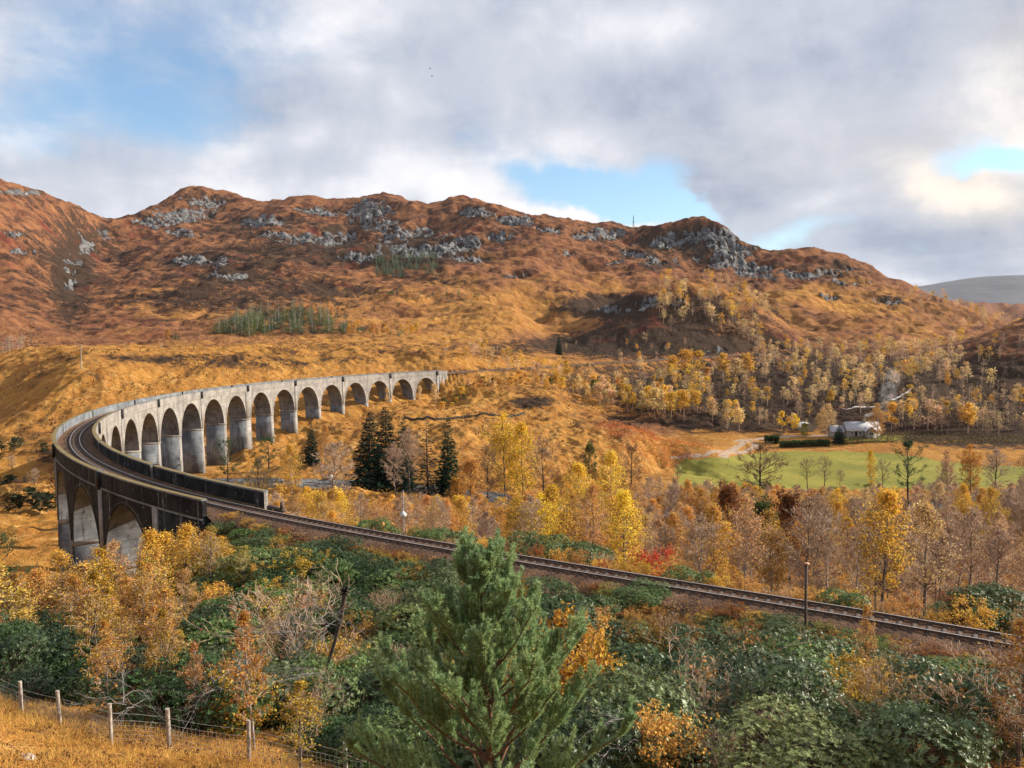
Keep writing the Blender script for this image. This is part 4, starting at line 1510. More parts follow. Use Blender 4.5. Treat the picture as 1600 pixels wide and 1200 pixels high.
def plant(kind, x, y, h, leaf, bark=(0.25, 0.22, 0.20), label='', cat='tree', group=None, rz=None, wide=1.0, sink=0.12, var=None, z=None, name=None):
    """one plant of its kind standing on the land at x, y"""
    i = COUNT.get(kind, 0)
    COUNT[kind] = i + 1
    vs = PROTO[kind]
    nm, parts, h0 = (vs[i % len(vs)] if var is None else vs[var])[:3]
    nm = name or nm
    s = h / h0
    zz = (float(zlook(x, y)) if z is None else z) - sink * min(s, 1.5)
    rz = rng.uniform(0, 6.28) if rz is None else rz
    if parts[0][0] is None:
        o = link(nm, parts[0][1], None, (x, y, zz))
        o.color = (*leaf, 1)
    else:
        o = link(nm, None, None, (x, y, zz))
        o.empty_display_size = 0.3
        for pn, me in parts:
            c = link(pn, me, o)
            c.color = (*(bark if pn in ('trunk', 'stem') else leaf), 1)
    o.rotation_euler = (rng.normal(0, 0.02), rng.normal(0, 0.02), rz)
    o.scale = (s * wide, s * wide, s)
    return tag(o, label, cat, group)


def vary(c, a=0.2):
    f = rng.uniform(1 - a, 1 + a)
    g = rng.uniform(1 - a * 0.4, 1 + a * 0.4)
    return (min(0.8, c[0] * f), min(0.8, c[1] * f * g), min(0.8, c[2] * f / g))


YEL, GOLD, ORG, PEACH = (0.74, 0.47, 0.05), (0.64, 0.37, 0.06), (0.56, 0.285, 0.08), (0.66, 0.46, 0.23)
BRN, PURP, RUST, RED = (0.27, 0.14, 0.055), (0.48, 0.32, 0.18), (0.32, 0.11, 0.035), (0.55, 0.05, 0.02)
DKGRN, SPR, PINEG, OLIVE, YGRN = (0.025, 0.052, 0.018), (0.012, 0.032, 0.018), (0.04, 0.09, 0.035), (0.11, 0.105, 0.025), (0.24, 0.23, 0.035)
RHO, RHO2 = (0.038, 0.068, 0.020), (0.085, 0.125, 0.030)
WB, GB, DB = (0.52, 0.47, 0.43), (0.24, 0.21, 0.19), (0.07, 0.055, 0.045)

# ---------------------------------------------------------------- planting
LAND = [((631, 805), 'the white diamond sign'), ((600, 690), 'the dark spruces'), ((1187, 735), 'the large brown oak'), ((1340, 665), 'the cottage'),
        ((1259, 925), 'the dark trackside post'), ((945, 770), 'the yellow poplars'), ((748, 950), 'the green pine'), ((1418, 745), 'the meadow pine'),
        ((412, 780), 'the inner parapet end'), ((1020, 880), 'the red bush'), ((540, 925), 'the black stump'), ((800, 690), 'the tall yellow pair'),
        ((1310, 685), 'the conical yew'), ((1130, 695), 'the farm track'), ((690, 600), 'the last arch'), ((1515, 725), 'the orange meadow birch'),
        ((250, 780), 'the near outer parapet'), ((170, 1150), 'the wire fence'), ((1070, 470), 'the rocky knoll'), ((390, 650), 'the tall arches'), ((1440, 1120), 'the palest rhododendron'), ((398, 1000), 'the tallest orange sapling'), ((472, 1110), 'the yellow sapling'), ((500, 1000), 'the dead boughs'),
        ((95, 880), 'the amber young birch'), ((1130, 1030), 'the twiggy shrub'), ((900, 1000), 'the golden shrubs'), ((1590, 1050), 'the twiggy sapling'), ((1350, 990), 'the thin orange sapling'),
        ((440, 510), 'the plantation'), ((873, 540), 'the lone spruce'), ((1400, 620), 'the pale path')]


def where(px, py):
    best = min(LAND, key=lambda q: math.hypot(px - q[0][0], (py - q[0][1]) * 1.3))
    dx, dy = px - best[0][0], py - best[0][1]
    if abs(dx) > abs(dy) * 1.1:
        rel = 'left of' if dx < 0 else 'right of'
    else:
        rel = 'beyond' if dy < 0 else 'below'
    far_ = math.hypot(dx, dy)
    return ('just ' if far_ < 45 else 'well ' if far_ > 130 else '') + rel + ' ' + best[1]


def at(kind, px, d, top, leaf, bark=GB, label='', cat='tree', group=None, **kw):
    """plant at depth d on the line of sight px, tall enough to reach up to row top"""
    x = xpt(px, 700, d)
    for _ in range(2):
        g = float(zlook(x, d))
        pyb = 513 + (CAMZ - g) / d * FPX
        x = xpt(px, pyb, d)
    h = max(0.6, zpt(px, top, d) - g)
    return plant(kind, x, d, h, leaf, bark, label, cat, group, **kw)


# --- single trees one can name
at('spruce', 578, 233, 642, SPR, DB, 'broad dark spruce at the left of the dark spruce group', 'tree', 'dark spruces', var=0, wide=1.3)
at('spruce', 604, 238, 634, SPR, DB, 'tallest dark spruce in the middle of the spruce group', 'tree', 'dark spruces', var=1, wide=1.25)
at('spruce', 628, 243, 648, SPR, DB, 'dark spruce behind the brown larch, third of the spruce group', 'tree', 'dark spruces', var=0)
at('spruce', 700, 236, 648, (0.014, 0.042, 0.018), DB, 'slim dark green spruce standing alone right of the grey larch', 'tree', 'dark spruces', var=1, wide=0.9)
at('larch', 669, 234, 652, (0.07, 0.07, 0.05), GB, 'thin grey green larch left of the slim dark spruce', 'tree')
at('bare', 640, 222, 668, BRN, GB, 'tall brown bare tree in front of the dark spruces', 'tree', wide=1.3)
at('bare', 618, 216, 690, BRN, GB, 'shorter brown bare tree at the foot of the dark spruces', 'tree', wide=1.2)
at('scots', 420, 262, 686, PINEG, DB, 'low flat topped green pine by the river under the arches', 'tree', wide=1.5)
at('spruce', 487, 268, 660, SPR, DB, 'small dark conifer on the golden slope below the arches', 'tree')
at('scots', 462, 248, 715, PINEG, DB, 'small green pine behind the golden birch near the parapet end', 'tree')
at('scots', 356, 246, 690, (0.06, 0.09, 0.04), DB, 'grey green pine growing against the arches above the inner parapet', 'tree')
at('birch', 457, 212, 693, GOLD, WB, 'golden birch with a white trunk below the tall arches', 'tree')
at('birch', 507, 262, 662, ORG, GB, 'orange birch on the slope right of the small dark conifer', 'tree', wide=0.8)
at('bare', 523, 200, 690, (0.30, 0.24, 0.20), GB, 'round pale grey bare tree left of the dark spruces', 'tree', wide=1.9)
at('oak', 405, 186, 712, OLIVE, DB, 'brown green scrubby oak beyond the end of the inner parapet', 'tree', wide=0.8)
at('birch', 790, 225, 645, YEL, GB, 'taller tree of the tall yellow pair on the golden slope', 'tree', 'tall yellow pair', wide=1.1)
at('birch', 818, 222, 658, YEL, GB, 'right hand tree of the tall yellow pair on the golden slope', 'tree', 'tall yellow pair', wide=1.1)
at('darkbare', 850, 216, 676, BRN, DB, 'dark leafless tree right of the tall yellow pair', 'tree')
at('oak', 762, 214, 692, BRN, DB, 'brown spreading oak left of the tall yellow pair', 'tree', wide=0.8)
at('leafyoak', 735, 196, 712, ORG, DB, 'dense orange oak right of the slim dark spruce', 'tree')
at('leafyoak', 712, 190, 745, (0.40, 0.19, 0.03), DB, 'low amber tree under the slim dark spruce', 'tree', wide=0.9)
at('birch', 952, 165, 704, (0.80, 0.55, 0.07), WB, 'tallest bright yellow poplar on the slope below the meadow', 'tree', 'bright yellow poplars', wide=1.15, var=0)
at('birch', 900, 168, 722, (0.80, 0.53, 0.07), WB, 'bright yellow poplar left of the tallest yellow one', 'tree', 'bright yellow poplars', wide=1.25, var=1)
at('birch', 925, 160, 752, (0.54, 0.36, 0.05), WB, 'shorter yellow poplar in front between the two tall yellow ones', 'tree', 'bright yellow poplars', wide=1.3, var=2)
at('leafyoak', 920, 246, 690, OLIVE, DB, 'dark olive tree at the foot of the rust coloured spur', 'tree', wide=0.8)
at('oak', 985, 238, 690, BRN, DB, 'brown oak below the spur left of the meadow', 'tree', var=1)
at('oak', 1187, 236, 690, (0.17, 0.085, 0.03), DB, 'large brown oak with a spreading crown at the near edge of the meadow', 'tree', var=0, wide=1.35)
at('darkbare', 1058, 248, 722, BRN, DB, 'small leafless dark tree at the left corner of the meadow', 'tree')
at('darkbare', 1262, 242, 712, BRN, DB, 'left of two leafless dark trees in the middle of the meadow edge', 'tree', 'leafless meadow trees', var=0)
at('darkbare', 1288, 244, 710, BRN, DB, 'right of two leafless dark trees in the middle of the meadow edge', 'tree', 'leafless meadow trees', var=0)
at('darkbare', 1312, 246, 732, BRN, DB, 'low leafless tree right of the two leafless meadow trees', 'tree')
at('birch', 1362, 240, 702, YEL, GB, 'slim yellow birch at the meadow edge left of the dark green meadow pine', 'tree', wide=0.6)
at('darkbare', 1380, 238, 716, BRN, DB, 'leafless dark tree right beside the slim yellow meadow birch', 'tree')
at('scots', 1418, 226, 698, (0.03, 0.065, 0.03), DB, 'dark green meadow pine at the near edge of the meadow', 'tree', wide=1.1)
at('sparse', 1478, 226, 703, (0.40, 0.20, 0.13), GB, 'pinkish thin birch left of the orange meadow birch', 'tree')
at('birch', 1517, 234, 694, (0.52, 0.22, 0.03), GB, 'orange meadow birch near the right end of the meadow', 'tree')
at('bare', 1553, 238, 700, (0.36, 0.30, 0.25), DB, 'grey leafless tree right of the orange meadow birch', 'tree', wide=1.5)
at('darkbare', 1604, 240, 705, BRN, DB, 'leafless dark tree at the right end of the meadow', 'tree')
at('leafyoak', 1190, 120, 775, (0.06, 0.085, 0.02), DB, 'dark green leafy tree inside the autumn wood below the oak', 'tree', wide=0.7)
at('leafyoak', 1235, 128, 765, (0.16, 0.06, 0.02), DB, 'dark red brown tree beside the green tree inside the wood', 'tree', wide=0.7)
at('leafyoak', 1140, 150, 752, (0.19, 0.07, 0.025), DB, 'dark russet tree at the top edge of the autumn wood', 'tree', wide=0.8)
at('spruce', 873, 598, 522, (0.018, 0.04, 0.02), DB, 'dark spruce standing alone beside the line below the knoll', 'tree')
at('spruce', 1311, 337, 664, (0.014, 0.04, 0.018), DB, 'conical yew on the lawn in front of the cottage', 'tree', wide=1.8, var=0)
at('birch', 1290, 352, 630, PEACH, WB, 'peach coloured birch left of the cottage roof', 'tree', wide=1.7)
at('birch', 1284, 356, 640, (0.60, 0.34, 0.09), WB, 'gold topped birch behind the peach birch left of the cottage', 'tree', wide=1.5)
at('birch', 1371, 338, 630, (0.54, 0.30, 0.09), WB, 'pale gold birch right of the cottage gable', 'tree', wide=1.3)
at('farbush', 1257, 350, 663, YGRN, DB, 'yellow green bush in front of the white shed', 'bush')
at('farbush', 1285, 336, 688, (0.42, 0.30, 0.2), DB, 'pale pinkish shrub between the hedge and the conical yew', 'bush')
at('shrub', 1020, 63.5, 852, RED, DB, 'bright red leaved bush on the far side of the railway', 'bush', wide=1.2)
at('shrub', 1002, 65, 866, (0.25, 0.05, 0.02), DB, 'dark red bush left of the bright red bush', 'bush', wide=1.2)
at('birch', 1480, 455, 578, GOLD, WB, 'yellow birch on the slope above the end of the pale path', 'tree')
at('scots', 5, 62, 830, PINEG, DB, 'small dark pine at the left edge below the near arches', 'tree')
at('sapling', 398, 27, 948, (0.44, 0.19, 0.035), WB, 'taller slender orange birch sapling with a white stem behind the fence', 'tree', wide=1.1)
at('sapling', 312, 29, 1000, (0.40, 0.17, 0.05), WB, 'shorter slender orange birch sapling behind the fence', 'tree')
at('sapling', 472, 23.5, 1060, (0.42, 0.27, 0.035), GB, 'bushy yellow sapling at the right end of the fence', 'tree', wide=1.7)
at('sapling', 1350, 36, 942, ORG, DB, 'thin orange sapling in front of the railway right of the trackside post', 'tree', wide=0.9)
at('twigshrub', 1130, 27, 992, (0.38, 0.18, 0.05), GB, 'twiggy shrub with few orange leaves among the right rhododendrons', 'bush', wide=1.5)
at('shrub', 885, 27, 962, (0.46, 0.22, 0.03), GB, 'golden leaved shrub just right of the green pine', 'bush')
at('shrub', 930, 29, 1010, GOLD, GB, 'low golden shrub right of the golden leaved shrub', 'bush')
at('bigrhodo', 1430, 17, 1085, (0.13, 0.18, 0.075), DB, 'pale leaved rhododendron at the lower right, largest leaves in view', 'bush', wide=1.0)
at('sapling', 1590, 17, 960, (0.34, 0.17, 0.05), GB, 'twiggy sapling with few leaves at the lower right edge', 'tree', wide=1.6)
at('twigshrub', 1565, 17, 1020, (0.30, 0.15, 0.05), GB, 'bare twiggy shrub at the lower right edge', 'bush', wide=1.8)
at('twigshrub', 455, 38, 888, BRN, GB, 'bare pale thicket left of the black stump', 'bush', wide=1.5)
for px, d, py, k, lb in [(520, 33, 985, 'tangle', 'heap of dead grey boughs left of the green pine'), (455, 30, 1010, 'tangle', 'spray of dead grey branches behind the orange saplings'),
                         (350, 28, 1085, 'tangle', 'dead bleached twigs heaped behind the wire fence'), (490, 29, 1075, 'tangle', 'pale dead boughs below the heap left of the pine'),
                         (1000, 18, 1175, 'bough', 'curved dead grey bough at the bottom right of the pine'), (215, 27, 1110, 'tangle', 'bleached brushwood lying just behind the fence')]:
    x = xpt(px, py, d)
    o = plant('tangle' if k == 'tangle' else 'bough', x, d, 0.75, (0.3, 0.3, 0.3), GB, lb, 'dead branches', z=max(zpt(px, py - 18, d), float(zlook(x, d)) + 0.5), rz=rng.uniform(2.6, 3.9), sink=0)


# --- the birch wood between the railway and the meadow
def canopy(px):
    return np.interp(px, [430, 520, 600, 680, 760, 840, 880, 960, 1000, 1060, 1140, 1300, 1450, 1600, 1800],
                     [752, 758, 765, 768, 770, 765, 745, 742, 735, 745, 752, 756, 748, 738, 725])


def free(lst, x, y, r):
    for a, b, q in lst:
        if (a - x) ** 2 + (b - y) ** 2 < (r + q) ** 2 * 0.25:
            return False
    lst.append((x, y, r))
    return True


def pick(table):
    w = np.array([q[0] for q in table])
    return table[rng.choice(len(table), p=w / w.sum())][1]


WOOD, WLIST = [], []
n = 0
for _ in range(14000):
    if n >= 450:
        break
    px = rng.uniform(420, 1690)
    screen = n > 340          # a last tall row along the river, in front of the meadow
    if screen:
        px = rng.uniform(1030, 1700) if rng.random() < 0.68 else rng.uniform(500, 840)
    dmin = np.interp(px, [420, 700, 1000, 1300, 1700], [98, 84, 76, 66, 60])
    dmax = np.interp(px, [420, 700, 900, 1060, 1300, 1700], [185, 200, 222, 232, 236, 236])
    d = rng.uniform(172, 204) if screen else dmin + (dmax - dmin) * rng.random() ** 0.9
    x = xpt(px, 780, d)
    g = float(zlook(x, d))
    j = int(np.argmin(np.hypot(RIVX - x, RIVY - d)))
    if math.hypot(RIVX[j] - x, RIVY[j] - d) < 8.5 or track_dist(np.array([x]), np.array([d]))[0][0] < 8.5:
        continue
    if not free(WOOD, x, d, 3.4 if screen else 4.2 if d > 110 else 3.6):
        continue
    h = rng.uniform(6.5, 12.0)
    lim = canopy(px) + abs(rng.normal(0, 5 if screen and px > 1000 else 32 if px < 780 else 16))
    if screen:
        h = rng.uniform(9, 14)
    hmax = zpt(px, lim, d) - g
    if hmax < 2.6:
        continue
    h = min(h, hmax)
    ex = fbm(np.array([px / 130.0]), np.array([d / 60.0]), 3, 19)[0]
    if px < 640:
        kd = pick([(2.6, ('birch', GOLD)), (1.6, ('birch', ORG)), (2.6, ('bare', PURP)), (3, ('sparse', GOLD)), (1.2, ('birch', YEL)), (2, ('sparse', ORG))])
    elif px < 1000:
        kd = pick([(4, ('birch', GOLD)), (3, ('sparse', ORG)), (1.5, ('birch', YEL)), (2.6, ('bare', PURP)), (0.8, ('birch', ORG))])
    elif px < 1330:
        kd = pick([(1.8, ('birch', ORG)), (3, ('sparse', (0.54, 0.32, 0.14))), (3.6, ('bare', PURP)), (1.5, ('birch', GOLD)), (0.25, ('birch', RUST))])
    else:
        kd = pick([(1.2, ('birch', ORG)), (3.2, ('sparse', (0.52, 0.34, 0.18))), (5.2, ('bare', PURP)), (1.2, ('birch', GOLD))])
    kind, col = kd
    tops = 513 - FPX * (g + h - CAMZ) / d
    desc = {'birch': {GOLD: 'golden birch', ORG: 'orange birch', RUST: 'rust coloured birch'}.get(col, 'yellow birch'), 'sparse': 'half bare birch', 'bare': 'bare greyish birch'}[kind]
    WLIST.append((h / d * (0 if kind == 'bare' else 1) + (9 if kind == 'bare' else 0), kind, x, d, h, col, desc, px, tops))
    n += 1
    if n < 60 and False:
        pass
    continue
    plant(kind, x, d, h, vary(col, 0.25), WB if rng.random() < 0.5 else GB, f'{desc} in the wood {where(px, tops + 20)}', 'tree', 'birches of the wood below the railway', wide=rng.uniform(1.0, 1.4) * (1.25 if h < 6 else 1))
    n += 1

WLIST.sort(key=lambda q: -q[0])
nbare = sum(q[0] > 5 for q in WLIST)
WREST = WLIST[nbare + 200:]
for _q, kind, x, d, h, col, desc, px, tops in WLIST[:nbare + 200]:
    plant(kind, x, d, h, vary(col, 0.25), WB if rng.random() < 0.5 else GB, f'{desc} in the wood {where(px, tops + 20)}', 'tree', 'birches of the wood below the railway', wide=rng.uniform(1.0, 1.4) * (1.25 if h < 6 else 1))

# shrubs along the far side of the railway
EDGE = []
for _ in range(900):
    s = rng.uniform(-100, -2)
    off = rng.uniform(3.4, 12)
    p = tr(s, off, 0)
    x, y = p[0], p[1]
    if y < 20:
        continue
    px, py = [float(q) for q in photo_xy(np.array(x), np.array(y), np.array(float(zlook(x, y))))]
    if not (400 < px < 1680) or not free(EDGE, x, y, 2.0):
        continue
    g = float(zlook(x, y))
    trk = 513 + (CAMZ + 0.2) / tr(s, 1.2, 0)[1] * FPX
    kind, col, cat_, ds = pick([(4, ('shrub', GOLD, 'bush', 'golden shrub')), (3, ('shrub', ORG, 'bush', 'orange shrub')), (2, ('twigshrub', ORG, 'bush', 'thin twiggy shrub')), (1.6, ('rhodo', RHO2, 'bush', 'green rhododendron')), (0.6, ('shrub', RUST, 'bush', 'rust red shrub'))])
    h = min(rng.uniform(1.3, 3.0), 2.4 + 0.15 * off)
    if off < 5:
        h = min(h, 1.5)
    elif px < 700 and off < 8:
        h *= 0.7
    plant(kind, x, y, h, vary(col, 0.22), GB, f'{ds} on the far bank {where(px, py - 15)}', cat_, 'shrubs on the far side of the railway', wide=1.25)
    if len(EDGE) > 130:
        break

# --- the bank in front of the railway: rhododendrons with autumn shrubs
FRONT = []
LOW = []
for _ in range(4000):
    s = rng.uniform(-105, -3)
    off = -rng.uniform(2.15, 5.4)
    p = tr(s, off, 0)
    x, y = p[0], p[1]
    if y < 20 or not free(LOW, x, y, 1.05):
        continue
    g = float(zlook(x, y))
    h = min(tr(s, 0, 0)[2] + (0.02 if s < -45 else -0.22) - 0.12 * (abs(off) - 2.2) - g + rng.normal(0, 0.2), 1.8)
    if s > -14:
        h = min(h + 0.3, 1.6)
    if h < 0.3:
        continue
    px, py = [float(q) for q in photo_xy(np.array(x), np.array(y), np.array(g))]
    if not 280 < px < 1680:
        continue
    kind, col, ds = pick([(3, ('shrub', (0.46, 0.25, 0.05), 'low golden shrub')), (2.2, ('rhodo', RHO2, 'low green rhododendron')), (1.4, ('shrub', RUST, 'low russet shrub')), (1.2, ('twigshrub', BRN, 'low twiggy shrub')), (1.2, ('shrub', (0.20, 0.20, 0.045), 'low yellow green shrub'))])
    plant(kind, x, y, h, vary(col, 0.3), GB, f'{ds} beside the rails {where(px, py - 6)}', 'bush', 'low shrubs along the near rail', wide=min(4.0, 2.3 / h))

n = 0
for _ in range(9000):
    if n > 420:
        break
    px = rng.uniform(-90, 1690)
    d = rng.uniform(17.5, 66)
    x = xpt(px, 900, d)
    td, ts = track_dist(np.array([x]), np.array([float(d)]))
    td, ts = td[0], ts[0]
    beyond = d > np.interp(x, TX[(SS > -120) & (SS < 60)][::-1][np.argsort(TX[(SS > -120) & (SS < 60)][::-1])], TY[(SS > -120) & (SS < 60)][::-1][np.argsort(TX[(SS > -120) & (SS < 60)][::-1])]) - 3.5 if x > -40 else False
    if td < 4.4 or (beyond and x > -35):
        continue
    g = float(zlook(x, d))
    py = 513 + FPX * (CAMZ - g) / d
    # keep the golden grass by the fence clear
    if px < 640 and d < np.interp(px, [-90, 35, 175, 400, 640], [37.5, 34, 29.5, 28.6, 25]):
        continue
    if 370 < px < 575 and 25 < d < 37 and rng.random() < 0.72:
        continue
    if abs(px - 752) < 130 and d < 19.5:
        continue
    # the crowns stay below the line of sight to the rails
    if x > -34:
        sg = np.argmin(np.abs(TX - x * 1.0) + 1000 * (SS > 5) + 1000 * (SS < -110))
        ray_slope = (tr(SS[sg], -1.4, -0.2)[2] - CAMZ) / TY[sg]
        # same azimuth: track point seen along this line
        az = TX[(SS < 6) & (SS > -110)] / TY[(SS < 6) & (SS > -110)]
        jj = int(np.argmin(np.abs(az - x / d)))
        ty, tz = TY[(SS < 6) & (SS > -110)][jj], -0.55
        hmax = CAMZ + (tz - CAMZ) * d / (ty - 1.9) - g + 0.1
    else:
        hmax = zpt(px, np.interp(px, [-90, 0, 90, 150, 230, 330], [868, 858, 842, 832, 815, 800]), d) - g
    if hmax < 0.55:
        continue
    left = px < 270
    if left:
        kd = pick([(4.5, ('shrub', (0.40, 0.22, 0.035), 'golden brown shrub')), (3, ('shrub', ORG, 'orange shrub')), (2.2, ('rhodo', RHO, 'dark rhododendron')), (1, ('twigshrub', ORG, 'twiggy shrub'))])
        if py - 60 > 960 and px < 140:
            kd = ('rhodo', RHO, 'dark rhododendron')
    elif px < 700:
        kd = pick([(4.8, ('rhodo', RHO, 'dark rhododendron')), (2.2, ('rhodo', RHO2, 'mid green rhododendron')), (0.8, ('rhodo', (0.16, 0.19, 0.05), 'yellow green rhododendron')), (2.6, ('shrub', (0.42, 0.25, 0.045), 'golden brown shrub')), (1.8, ('twigshrub', BRN, 'twiggy shrub'))])
        if d > 50 and px < 420:
            kd = pick([(3, ('shrub', GOLD, 'golden shrub')), (2, ('rhodo', RHO2, 'mid green rhododendron'))])
    else:
        kd = pick([(4.0, ('rhodo', (0.062, 0.098, 0.034), 'grey green rhododendron')), (2.4, ('rhodo', RHO2, 'mid green rhododendron')), (1.0, ('rhodo', (0.17, 0.20, 0.06), 'yellow green rhododendron')), (1.6, ('shrub', (0.34, 0.20, 0.035), 'golden brown shrub')), (4.0, ('twigshrub', BRN, 'twiggy shrub')), (1.7, ('shrub', ORG, 'orange shrub'))])
        if px > 1340 and d > 28:
            kd = pick([(3, ('shrub', (0.30, 0.16, 0.03), 'brown gold shrub')), (1.5, ('rhodo', RHO2, 'mid green rhododendron')), (1, ('twigshrub', BRN, 'twiggy shrub'))])
    kind, col, ds = kd
    h = min(rng.uniform(1.2, 3.1) * (1.15 if left and kind == 'shrub' else 1.0), hmax)
    if not free(FRONT, x, d, (1.75 if d > 30 else 1.5) * (0.6 if h < 1.1 else 1)):
        continue
    pyt = 513 + FPX * (CAMZ - g - h) / d
    if kind == 'shrub' and hmax > 4 and left:
        kind, ds, h = 'sapling', ds.replace('shrub', 'sapling'), min(hmax, rng.uniform(3.5, 6.5))
    plant(kind, x, d, h, vary(col, 0.32), GB, f'{ds} on the bank {where(px, pyt + 20)}', 'bush', 'bushes on the near bank', wide=rng.uniform(1.0, 1.3) * (1.2 if h < 1.5 else 1))
    n += 1

# --- under and beyond the near arches, on the left
for px, d, top, kind, col, lb in [(105, 58, 842, 'shrub', GOLD, 'tall golden shrub at the foot of the near arches'), (160, 56, 838, 'shrub', (0.5, 0.28, 0.03), 'bright golden shrub right in front of the second arch'),
                                  (190, 58, 828, 'shrub', ORG, 'orange shrub below the first arch'), (235, 60, 812, 'shrub', GOLD, 'golden shrub under the end of the outer wall'),
                                  (60, 54, 872, 'shrub', ORG, 'rounded orange shrub at the left below the arches'), (20, 57, 880, 'shrub', (0.44, 0.2, 0.03), 'amber shrub at the left edge below the arches'),
                                  (120, 49, 880, 'shrub', (0.46, 0.22, 0.03), 'broad amber shrub left below the near arches'), (210, 47, 885, 'shrub', ORG, 'orange shrub mixed with dark leaves below the first arch'),
                                  (290, 64, 800, 'shrub', GOLD, 'golden shrub against the end of the outer parapet'), (330, 62, 806, 'shrub', (0.40, 0.26, 0.035), 'yellow olive shrub beside the railway near the outer parapet')]:
    at('birch' if rng.random() < 0.6 else 'sparse', px, d, top + 16, col, GB, lb.replace('shrub', 'young birch'), 'tree', wide=1.35)
for px, d, top, col, lb in [(272, 66, 812, GOLD, 'golden bush under the end of the outer parapet'), (300, 68, 806, (0.55, 0.33, 0.05), 'yellow bush touching the end of the outer parapet'),
                            (325, 67, 812, ORG, 'orange bush beside the rails at the outer parapet'), (350, 64, 822, GOLD, 'golden bush beside the rails right of the outer parapet'), (245, 64, 824, ORG, 'orange bush below the outer parapet'), (385, 60, 836, (0.42, 0.36, 0.06), 'yellow green bush beside the rails')]:
    at('birch' if 'golden' in lb else 'sparse', px, d, top + 16, col, GB, lb.replace('bush', 'young birch'), 'tree', wide=1.6)
LEFTB = []
for _ in range(500):
    px, d = rng.uniform(-30, 300), rng.uniform(36, 54)
    x = xpt(px, 930, d)
    if not free(LEFTB, x, d, 3.0) or len(LEFTB) > 34:
        continue
    if px < 115 and d < 43:
        continue
    g = float(zlook(x, d))
    top = np.interp(d, [36, 54], [985, 862]) + rng.uniform(-15, 35)
    h = zpt(px, top, d) - g
    if h < 1.2:
        continue
    kind, col, ds = pick([(0.8, ('sparse', (0.54, 0.30, 0.09), 'thin orange birch')), (1.4, ('birch', (0.56, 0.33, 0.06), 'golden young birch')), (3.5, ('sapling', ORG, 'orange birch sapling')), (2.6, ('sapling', (0.55, 0.36, 0.07), 'yellow birch sapling'))])
    plant(kind, x, d, h, vary(col, 0.2), GB, f'{ds} on the left bank {where(px, top + 20)}', 'tree', 'young birches on the left bank', wide=1.9 if kind == 'sapling' else 1.3)
GL = []
for _ in range(60):
    px, d = rng.uniform(-60, 92), rng.uniform(165, 262)
    if 195 < d < 205:
        continue
    x = xpt(px, 740, d)
    if not free(GL, x, d, 5) or len(GL) > 44:
        continue
    dk = rng.random() < 0.7
    plant('farbush' if dk else 'bare', x, d, rng.uniform(2.5, 4.5) if dk else 5, vary((0.035, 0.05, 0.022) if rng.random() < 0.6 else BRN), DB, f'{"dark low bush" if dk else "grey bare tree"} by the stream left of the viaduct', 'bush' if dk else 'tree', 'bushes by the stream left of the viaduct', wide=1.6)

# --- belts of birches beyond the spur, along the lane and behind the cottage
BELT = []


BAKE = {}
M['leaftint'] = mat('leaf_tinted', lambda k: m_leaf(k, False, 'tint'))


def bake(kind, x, y, h, leaf, wide, store):
    v = PROTO[kind][rng.integers(0, len(PROTO[kind]))]
    V, Q, mi = v[3]
    sc_ = h / v[2]
    a = rng.uniform(0, 6.28)
    P = V * np.array([sc_ * wide, sc_ * wide, sc_])
    P = np.stack([P[:, 0] * math.cos(a) - P[:, 1] * math.sin(a) + x, P[:, 0] * math.sin(a) + P[:, 1] * math.cos(a) + y, P[:, 2] + float(zlook(x, y)) - 0.1], -1)
    mb, tints = BAKE.setdefault(store, (MB(), []))
    # thin the farther trees: they show only a few pixels
    keep = rng.random(len(Q)) < (0.36 if y > 330 else 0.5)
    keep |= (mi == 1) & (np.arange(len(Q)) < 140)
    mb.add(P, Q[keep], 0)
    mb.qm[-1] = mi[keep]
    tints.append(np.broadcast_to(np.array([*leaf, 1.0]), (len(P), 4)))


def finish_bake(store, label):
    mb, tints = BAKE[store]
    me = mb.mesh(store, [M['leaftint'], M['twigpale']])
    at_ = me.attributes.new('tint', 'FLOAT_COLOR', 'POINT')
    at_.data.foreach_set('color', np.concatenate(tints).astype(np.float32).ravel())
    tag(link(store, me), label, None, None, 'stuff')


def belt(n, fpx, fd, fh, table, phrase, group, wide=(1.0, 1.4), r=3.0, cat_='tree', lim=None, store=None):
    k = 0
    for _ in range(n * 24):
        if k >= n:
            break
        u = rng.random()
        px, d = fpx(u), fd(u)
        x = xpt(px, 600, d)
        if not free(BELT, x, d, r):
            continue
        kind, col, ds = pick(table)
        g = float(zlook(x, d))
        py = 513 + FPX * (CAMZ - g) / d
        h = fh()
        if lim is not None:
            h = min(h, zpt(px, lim(px) + abs(rng.normal(0, 4)), d) - g)
            if h < 1.5:
                continue
        if store and fbm(np.array([x / 38.0]), np.array([d / 38.0]), 3, 45)[0] < (0.0 if rng.random() < 0.8 else -0.4):
            continue
        if store:
            bake(kind, x, d, h, vary(col, 0.22), rng.uniform(*wide) * 1.15, store)
            k += 1
            continue
        plant(kind, x, d, h, vary(col, 0.22), WB, f'{ds} {phrase} {where(px, py - 15)}', cat_, group, wide=rng.uniform(*wide))
        k += 1


